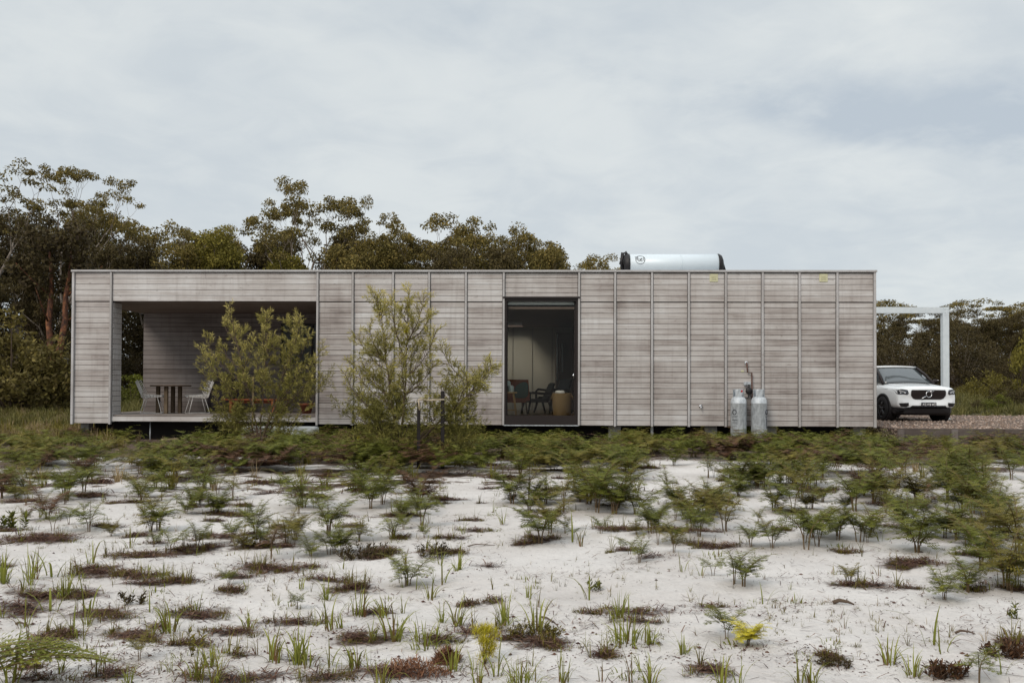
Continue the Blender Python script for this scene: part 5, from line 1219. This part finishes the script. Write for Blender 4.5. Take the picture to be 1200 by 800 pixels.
# ------------------------------------------------------------------ grass
def tuft(seed, n=14, H=.25, w_=.006, spread=.05, lean=.45, tb=.5, dead=.15):
    rr = random.Random(seed); m = MB()
    for i in range(n):
        a = rr.uniform(0, 6.283); r_ = spread*rr.random()**.6; p = Vector((math.cos(a)*r_, math.sin(a)*r_, -.02)); h = H*rr.uniform(.45, 1.0)
        ln = lean*rr.random()**1.3*2.0; a2 = a + rr.uniform(-.8, .8); d = Vector((math.cos(a2), math.sin(a2), 0)); wd = w_*rr.uniform(.6, 1.3); sd = Vector((-d.y, d.x, 0)).lerp(d, rr.uniform(-.3, .3)).normalized()
        v = []; f = []; tl = []; e = math.pi/2 - ln*.3; q = p.copy(); t0 = rr.uniform(-.12, .12) + (-.4 if rr.random() < dead else 0)
        seg = 5
        for k in range(seg+1):
            u = k/seg; ww = wd*(1-u**2.2)*(0.7+.3*min(1, u*4)) + .0004; v += [q-sd*ww, q+sd*ww]; tl += [min(1, max(0, (.12 if u == 0 else tb)+t0+.28*u))]*2
            q = q + (d*math.cos(e)+Vector((0, 0, 1))*math.sin(e))*h/seg; e -= ln*(.25+.5*u)
        for k in range(seg): f.append((2*k, 2*k+1, 2*k+3, 2*k+2))
        m.add(v, f, tl)
    return m.mesh('blades')
TUFT = [tuft(200+i, 9+3*i, .25, .0044, .04, .62, dead=.28) for i in range(6)]
THIN = [tuft(220+i, 3+i, .25, .0042, .025, .55, dead=.25) for i in range(4)]
BIG = [tuft(230+i, 60, .22, .0036, .11, .95, dead=.2) for i in range(3)]
LOW = [tuft(240+i, 40, .07, .0030, .07, 1.4, .35) for i in range(3)]
for nm, st_ in (('t', TUFT), ('n', THIN), ('b', BIG), ('l', LOW)):
    for me_ in st_: me_.materials.append(MAT['grass'])
GM = [(37,678,45),(60,675,50),(60,717,56),(105,717,46),(108,660,32),(152,642,26),(200,740,56),(176,718,26),(10,802,66),(4,682,44),(90,747,40),(120,777,36),(225,797,42),(250,802,36),(288,802,30),
 (350,777,54),(362,780,46),(384,780,40),(321,775,46),(387,737,42),(400,735,34),(422,722,46),(450,722,36),(435,750,26),(460,750,48),(500,757,42),(447,802,36),(505,702,36),(475,687,26),(516,684,42),(537,668,30),(382,702,30),
 (460,630,22),(495,622,22),(535,732,40),(590,732,42),(580,792,46),(417,782,42),(737,752,42),(590,612,24),(762,754,32),(725,722,38),(630,742,46),(620,702,28),(690,702,32),(801,767,30),(707,799,38),(743,799,52),(762,802,38),
 (660,799,44),(612,800,36),(847,802,38),(866,802,42),(937,802,40),(951,799,38),(1042,777,38),(1070,794,40),(1091,754,50),(1105,764,36),(680,640,30),(672,636,36),(1175,790,26),(1130,690,20),(560,800,40),(150,800,30),(28,735,36),(75,700,40),(45,770,30)]
gi = 0
def put_grass(px, py, h, sset, label, group, name='grass_tuft'):
    q = onG(px, py); D_ = (q-CAM).dot(fw); me_ = sset[R.randrange(len(sset))]; H0 = max(v.co.z for v in me_.vertices); k = h*D_/FPX/H0
    o = bpy.data.objects.new(name, me_); C.objects.link(o); o.location = q; o.rotation_euler = (0, 0, R.uniform(0, 6.28)); o.scale = (k, k, k); tag(o, label, 'grass', group); return o
def zone(px): return 'left' if px < 400 else 'middle' if px < 800 else 'right'
for px, py, h in GM:
    s_ = BIG if (px, py) in ((737, 752), (612, 800), (500, 757)) else TUFT if (px*7+py) % 3 else THIN
    kd = 'dense dark' if s_ is BIG else 'bright green bladed' if s_ is TUFT else 'thin few bladed'
    dp = 'nearest' if py > 760 else 'near' if py > 690 else 'middle'
    put_grass(px, py, h, s_, f'{kd} grass tuft on the {dp} white sand, picture {zone(px)}', f'{kd} tufts on {dp} sand, {zone(px)}')
for i in range(42):
    px = R.uniform(0, 640); py = R.uniform(640, 800); put_grass(px, py, R.uniform(24, 38)*(.55+.45*(py-600)/200), TUFT if i % 2 else THIN, f'smaller leaning green grass tuft on white sand, picture {zone(px)}', f'smaller tufts, {zone(px)}')
for i in range(200):
    px = R.uniform(-10, 1210); py = R.uniform(600, 800) if i % 3 else R.uniform(560, 680)
    dn = .9 if px < 620 else .42
    if R.random() > dn: continue
    if R.random() < .55: put_grass(px, py, R.uniform(12, 26)*(.7+.5*(py-560)/240), THIN, f'wispy young grass shoots on white sand, picture {zone(px)}', f'wispy shoots, {zone(px)}')
    else: put_grass(px, py, R.uniform(5, 10)*(.6+.6*(py-560)/240), LOW, f'low flat grass mat on white sand, picture {zone(px)}', f'low mats, {zone(px)}')
# grass growing through the needle mats, tall dry grass at the left and field grass: nobody could count these
it = []; itd = []
for (cx_, cy_, hx, hy, px, py) in PATCH:
    if R.random() < .85:
        for k in range(int(4+26*hx)):
            x = cx_+R.uniform(-1, 1)*hx; y = cy_+R.uniform(-1, 1)*hy; s_ = R.uniform(.4, 1.0)
            it.append((R.choice(LOW + LOW + THIN), Matrix.Translation((x, y, gz(x, y)+.01)) @ Matrix.Rotation(R.uniform(0, 6.28), 4, 'Z') @ Matrix.Scale(s_*.7, 4)))
for k in range(1500):
    px = R.uniform(-20, 1220); py = 508 + 70*R.random()**1.6; q = onG(px, py)
    if R.random() > soil(q.x, q.y): continue
    s_ = R.uniform(.6, 1.5); (itd if (px < 300 and R.random() < .7) or R.random() < .12 else it).append((R.choice(TUFT+LOW), Matrix.Translation(q) @ Matrix.Rotation(R.uniform(0, 6.28), 4, 'Z') @ Matrix.Scale(s_, 4)))
for k in range(5200):
    px = R.uniform(-20, 1220); py = 540 + 250*R.random()**1.5; q = onG(px, py)
    if noise.noise(Vector((q.x*.9, q.y*1.6, 21))) + .6*noise.noise(Vector((q.x*3, q.y*5, 2))) < R.uniform(-.05, .45)*(1 if px < 640 else 1.35): continue
    s_ = R.uniform(.12, .42)*(1.5 if py < 620 else 1); (itd if R.random() < .16 else it).append((R.choice(LOW+THIN), Matrix.Translation(q) @ Matrix.Rotation(R.uniform(0, 6.28), 4, 'Z') @ Matrix.Scale(s_, 4)))
for k in range(420):
    px = R.uniform(-40, 130); Y = R.uniform(-3, 14); x = atY(px, 480, Y).x; 
    (itd if R.random() < .4 else it).append((R.choice(TUFT+BIG), Matrix.Translation((x, Y, gz(x, Y))) @ Matrix.Rotation(R.uniform(0, 6.28), 4, 'Z') @ Matrix.Scale(R.uniform(.9, 2.2), 4)))
for me_ in TUFT+LOW+BIG: pass
tag(merge_copies('ground_grass', it, 'fernolive'), 'short green grass growing through fallen needles and soil', 'grass', kind='stuff')
tag(merge_copies('dry_grass', itd, 'drygrass'), 'straw coloured dry grass at the left end of the house', 'grass', kind='stuff')
it = []
for k in range(5200):
    if k % 2: x = R.uniform(-24, -6); Y = R.uniform(6, 26)
    else: x = R.uniform(9, 38); Y = R.uniform(11.5, 38)
    if abs(x) < 12 and Y < 8.5: continue
    it.append((R.choice(TUFT+BIG), Matrix.Translation((x, Y, gz(x, Y))) @ Matrix.Rotation(R.uniform(0, 6.28), 4, 'Z') @ Matrix.Diagonal((3.0, 3.0, R.uniform(1.1, 2.6), 1))))
tag(merge_copies('field_grass', it, 'fieldgrass'), 'rough green grass in the clearing behind the house and carport', 'grass', kind='stuff')

# ------------------------------------------------------------------ fallen needles, mounds, sand debris
m = MB(); mo = MB(); rr = random.Random(17)
def needle_at(mb, x, y, dz, ln, wd, tt, tilt=.25):
    a = rr.uniform(0, 6.283); e = rr.uniform(-.05, tilt); d = Vector((math.cos(a)*math.cos(e), math.sin(a)*math.cos(e), math.sin(e))); s_ = Vector((-math.sin(a), math.cos(a), rr.uniform(-.3, .3)))*wd
    p = Vector((x, y, gz(x, y)+dz)); mid_ = p+d*ln*.5+Vector((0, 0, rr.uniform(-.1, .15)*ln)); e_ = p+d*ln
    mb.add([p-s_, p+s_, mid_+s_, mid_-s_, e_], [(0, 1, 2, 3), (3, 2, 4)], tt)
for i, (cx_, cy_, hx, hy, _p, _q) in enumerate(PATCH):
    area = hx*hy*3.14; n = int(min(1400, 45 + 3900*area)); near = cy_ < -12
    for k in range(n):
        a = rr.uniform(0, 6.283); r_ = rr.random()**.6; k2 = 1+1.1*noise.noise(Vector((math.cos(a)*1.3+i, math.sin(a)*1.3, i*.7)))+1.1*noise.noise(Vector((math.cos(a)*4+i, math.sin(a)*4, i*.3)))+.22*rr.gauss(0, 1)*(r_ > .6)
        x = cx_+hx*r_*k2*math.cos(a); y = cy_+hy*r_*k2*math.sin(a)
        needle_at(m, x, y, .004+.030*(1-r_)*rr.random(), rr.uniform(.02, .10)*(1.4 if r_ > .8 else 1), rr.uniform(.0010, .0030) if near else rr.uniform(.002, .005), rr.random())
for (px, py, a_, lb) in ((487, 788, .17, ''), (523, 775, .07, '')):
    q = onG(px, py)
    for k in range(1100):
        a = rr.uniform(0, 6.283); r_ = rr.random()**.6; needle_at(mo, q.x+a_*r_*math.cos(a), q.y+a_*.8*r_*math.sin(a), .07*(1-r_**2)*rr.random(), rr.uniform(.02, .05), .0018, rr.random(), .9)
tag(m.build('leaf_litter', 'litter'), 'dark reddish brown mats of fallen needles on the sand', 'leaf litter', kind='stuff')
tag(mo.build('dead_heath', 'orange_litter'), 'orange brown dead heath mound at the bottom edge of picture', 'dead plants', kind='stuff')
m = MB()
for k in range(15000):      # specks and bits of bark on the sand
    px = rr.uniform(-20, 1220); py = 560+250*rr.random(); q = atZ(px, py, 0); s_ = rr.uniform(.002, .007)*(1 if rr.random() < .93 else 2.6)
    if noise.noise(Vector((q.x*1.2, q.y*2.6, 5))) + .5*noise.noise(Vector((q.x*4, q.y*8, 5))) < rr.uniform(-.2, .35): continue
    a = rr.uniform(0, 6.283); el_ = rr.uniform(.25, 1); c_, n_ = math.cos(a)*s_, math.sin(a)*s_; z = gz(q.x, q.y)+.002
    m.add([(q.x+c_, q.y+n_, z), (q.x-n_*el_, q.y+c_*el_, z), (q.x-c_, q.y-n_, z), (q.x+n_*el_, q.y-c_*el_, z), (q.x, q.y, z+s_*.5)], [(0, 1, 4), (1, 2, 4), (2, 3, 4), (3, 0, 4)], rr.random()*.7)
for k in range(1500):
    px = rr.uniform(-20, 1220); py = 570+235*rr.random(); q = atZ(px, py, 0); needle_at(m, q.x, q.y, .004, rr.uniform(.03, .16), rr.uniform(.001, .0025), rr.random())
tag(m.build('sand_debris', 'litter'), 'dark specks, bark bits and twigs scattered over the white sand', 'debris', kind='stuff')
m = MB()
for k in range(4200):       # thin scatter of needles that fades out over the sand
    px = rr.uniform(-20, 1220); py = 550+250*rr.random()**1.4; q = atZ(px, py, 0)
    if noise.noise(Vector((q.x*.8+4, q.y*2.0, 8))) + .4*noise.noise(Vector((q.x*3, q.y*7, 8))) < rr.uniform(0, .4)*(1 if px < 700 else 1.3): continue
    for _ in range(7): needle_at(m, q.x+rr.gauss(0, .10), q.y+rr.gauss(0, .07), .005, rr.uniform(.02, .08), rr.uniform(.0009, .0022), rr.random(), .3)
for k in range(2600):       # litter over the soil under the ferns
    px = rr.uniform(-20, 1220); py = 508+80*rr.random()**1.3; q = atZ(px, py, 0)
    if rr.random() > soil(q.x, q.y): continue
    for _ in range(5): needle_at(m, q.x+rr.uniform(-.2, .2), q.y+rr.uniform(-.2, .2), .01, rr.uniform(.06, .2), rr.uniform(.003, .008), rr.random(), .4)
tag(m.build('bark_litter', 'litter'), 'brown bark and twigs on the soil in front of the house', 'leaf litter', kind='stuff')
# small yellow feathery plant, heath plants
q = onG(568, 778); o = thing('yellow_heath', 'bright yellow feathery plant at the bottom edge, left of centre', 'plant', q); m = MB(); s2 = MB()
for k in range(16):
    a = rr.uniform(0, 6.28); p = Vector((math.cos(a)*.06*rr.random(), math.sin(a)*.05*rr.random(), .04+.13*rr.random())); s2.tube([(0, 0, 0), p], .0015, 4)
    for j in range(170):
        a = rr.uniform(0, 6.28); e = rr.uniform(-.6, 1.4); d = Vector((math.cos(a)*math.cos(e), math.sin(a)*math.cos(e), math.sin(e))); b_ = p+Vector((rr.gauss(0, .012), rr.gauss(0, .012), rr.gauss(0, .014))); w_ = d.cross(Vector((.3, .4, 1))).normalized()*.0012
        m.add([b_-w_, b_+w_, b_+d*.028], [(0, 1, 2)], rr.random())
m.build('leaves', 'fernyel', o); s2.build('stem', 'stalk', o)
def heath(px, py, wpx, hpx, label, lm, n=14, lf_=.035):
    q = onG(px, py); D_ = (q-CAM).dot(fw); Wd = wpx*D_/FPX/2; H = hpx*D_/FPX; o = thing('heath_plant', label, 'plant', q); s2 = MB(); m = MB()
    for k in range(n):
        x = rr.uniform(-1, 1)*Wd; y = rr.uniform(-.4, .4)*Wd; h = H*rr.uniform(.5, 1)*(1-.4*abs(x)/Wd); P = [Vector((x*.8, y*.8, -.01)), Vector((x+rr.uniform(-.02, .02), y, h*.5)), Vector((x*1.1+rr.uniform(-.03, .03), y, h))]
        s2.tube(P, [.002, .0015, .001], 4)
        for j in range(16):
            u = rr.uniform(.1, 1); b_ = P[0].lerp(P[2], u); a = rr.uniform(0, 6.28); e = rr.uniform(0, 1.1); d = Vector((math.cos(a)*math.cos(e), math.sin(a)*math.cos(e), math.sin(e))); w_ = d.cross(Vector((rr.random(), rr.random(), 1))).normalized()*lf_*.16; l_ = lf_*rr.uniform(.7, 1.3)
            m.add([b_, b_+d*l_*.5+w_, b_+d*l_, b_+d*l_*.5-w_], [(0, 1, 2, 3)], rr.random())
    s2.build('stem', 'twig', o); m.build('leaves', lm, o)
heath(430, 655, 70, 22, 'dark green heath plant on a needle mat left of centre', 'gumdark', 40)
heath(508, 652, 40, 20, 'smaller dark heath plant on a needle mat near centre', 'gumdark', 22)
heath(155, 706, 26, 16, 'small dark leafy weed on sand, lower left', 'gumdark', 10)
heath(978, 780, 36, 13, 'flat dark plant on sand at lower right', 'gumdark', 26, .02)
heath(1175, 770, 50, 22, 'reddish heath plant near the right picture edge', 'ferndry', 30)
heath(1110, 795, 50, 22, 'rusty dead heath left of the blue green fern', 'ferndry', 30)
heath(700, 692, 22, 20, 'upright leafy weed on the open sand right of centre', 'fern', 6)
heath(1188, 725, 10, 24, 'single upright weed near right picture edge', 'fern', 3)
heath(20, 620, 40, 24, 'dark leafy weed at the left picture edge', 'fern', 12, .06)
heath(227, 768, 20, 40, 'yellow green weed in front of a needle mat, lower left', 'yelleaf', 4)
heath(300, 640, 40, 18, 'low green plant on the needle mat, left', 'fernolive', 22)
heath(625, 745, 60, 20, 'olive heath on the needle mat at bottom centre', 'fernolive', 40, .025)

# ------------------------------------------------------------------ offcuts by the house, sticks on the sand
def stick(pa, pb, r, lab, m_, flat=False, name='fallen_stick', cat='stick'):
    a = onG(*pa); b_ = onG(*pb); o = thing(name, lab, cat, a); d = b_-a; m = MB()
    if flat:
        n_ = Vector((-d.y, d.x, 0)).normalized()*.045; z = Vector((0, 0, .03)); u = Vector((0, 0, .028))
        c = [Vector((0, 0, 0))-n_+z, Vector((0, 0, 0))+n_+z, d+n_+z, d-n_+z]; m.add(c+[p+u for p in c], [(3, 2, 1, 0), (4, 5, 6, 7), (0, 1, 5, 4), (1, 2, 6, 5), (2, 3, 7, 6), (3, 0, 4, 7)], .8)
        m.build('board', m_, o)
    else:
        m.tube([Vector((0, 0, r*.6)), d*.3+Vector((0, 0, r+.012)), d*.65+Vector((.01, .012, r+.004)), d+Vector((0, 0, r*.5))], [r, r*.95, r*.7, r*.35], 7); m.tube([d*.6+Vector((0, 0, r)), d*.75+Vector((0, .03, r+.02))], [r*.5, r*.2], 5)
        m.build('branch', m_, o)
for pa, pb, lab in (((138, 503), (163, 502), 'pale timber offcut lying just under the left end of deck'), ((76, 508), (92, 506), 'pale timber offcut lying at the left corner of the house'), ((190, 517), (208, 516), 'pale timber offcut on the soil in front of the patio table'), ((236, 516), (247, 516.5), 'short pale timber offcut on the soil left of the porch sapling')):
    stick(pa, pb, .02, lab, 'stake', True, 'timber_offcut', 'offcut')
for pa, pb, r, lab in (((976, 707), (1001, 709), .013, 'short thick dark stick on the open sand at the right'), ((1119, 742), (1143, 743), .007, 'thin dark stick on the sand, lower right'), ((19, 731), (33, 736), .007, 'short dark stick on the sand at the left edge'), ((39, 769), (61, 766), .008, 'dark stick on the sand at lower left'), ((634, 723), (655, 736), .006, 'thin dark twig beside a needle mat, bottom centre'), ((548, 640), (580, 639), .005, 'long thin twig lying on the sand near centre')):
    stick(pa, pb, r, lab, 'twig')
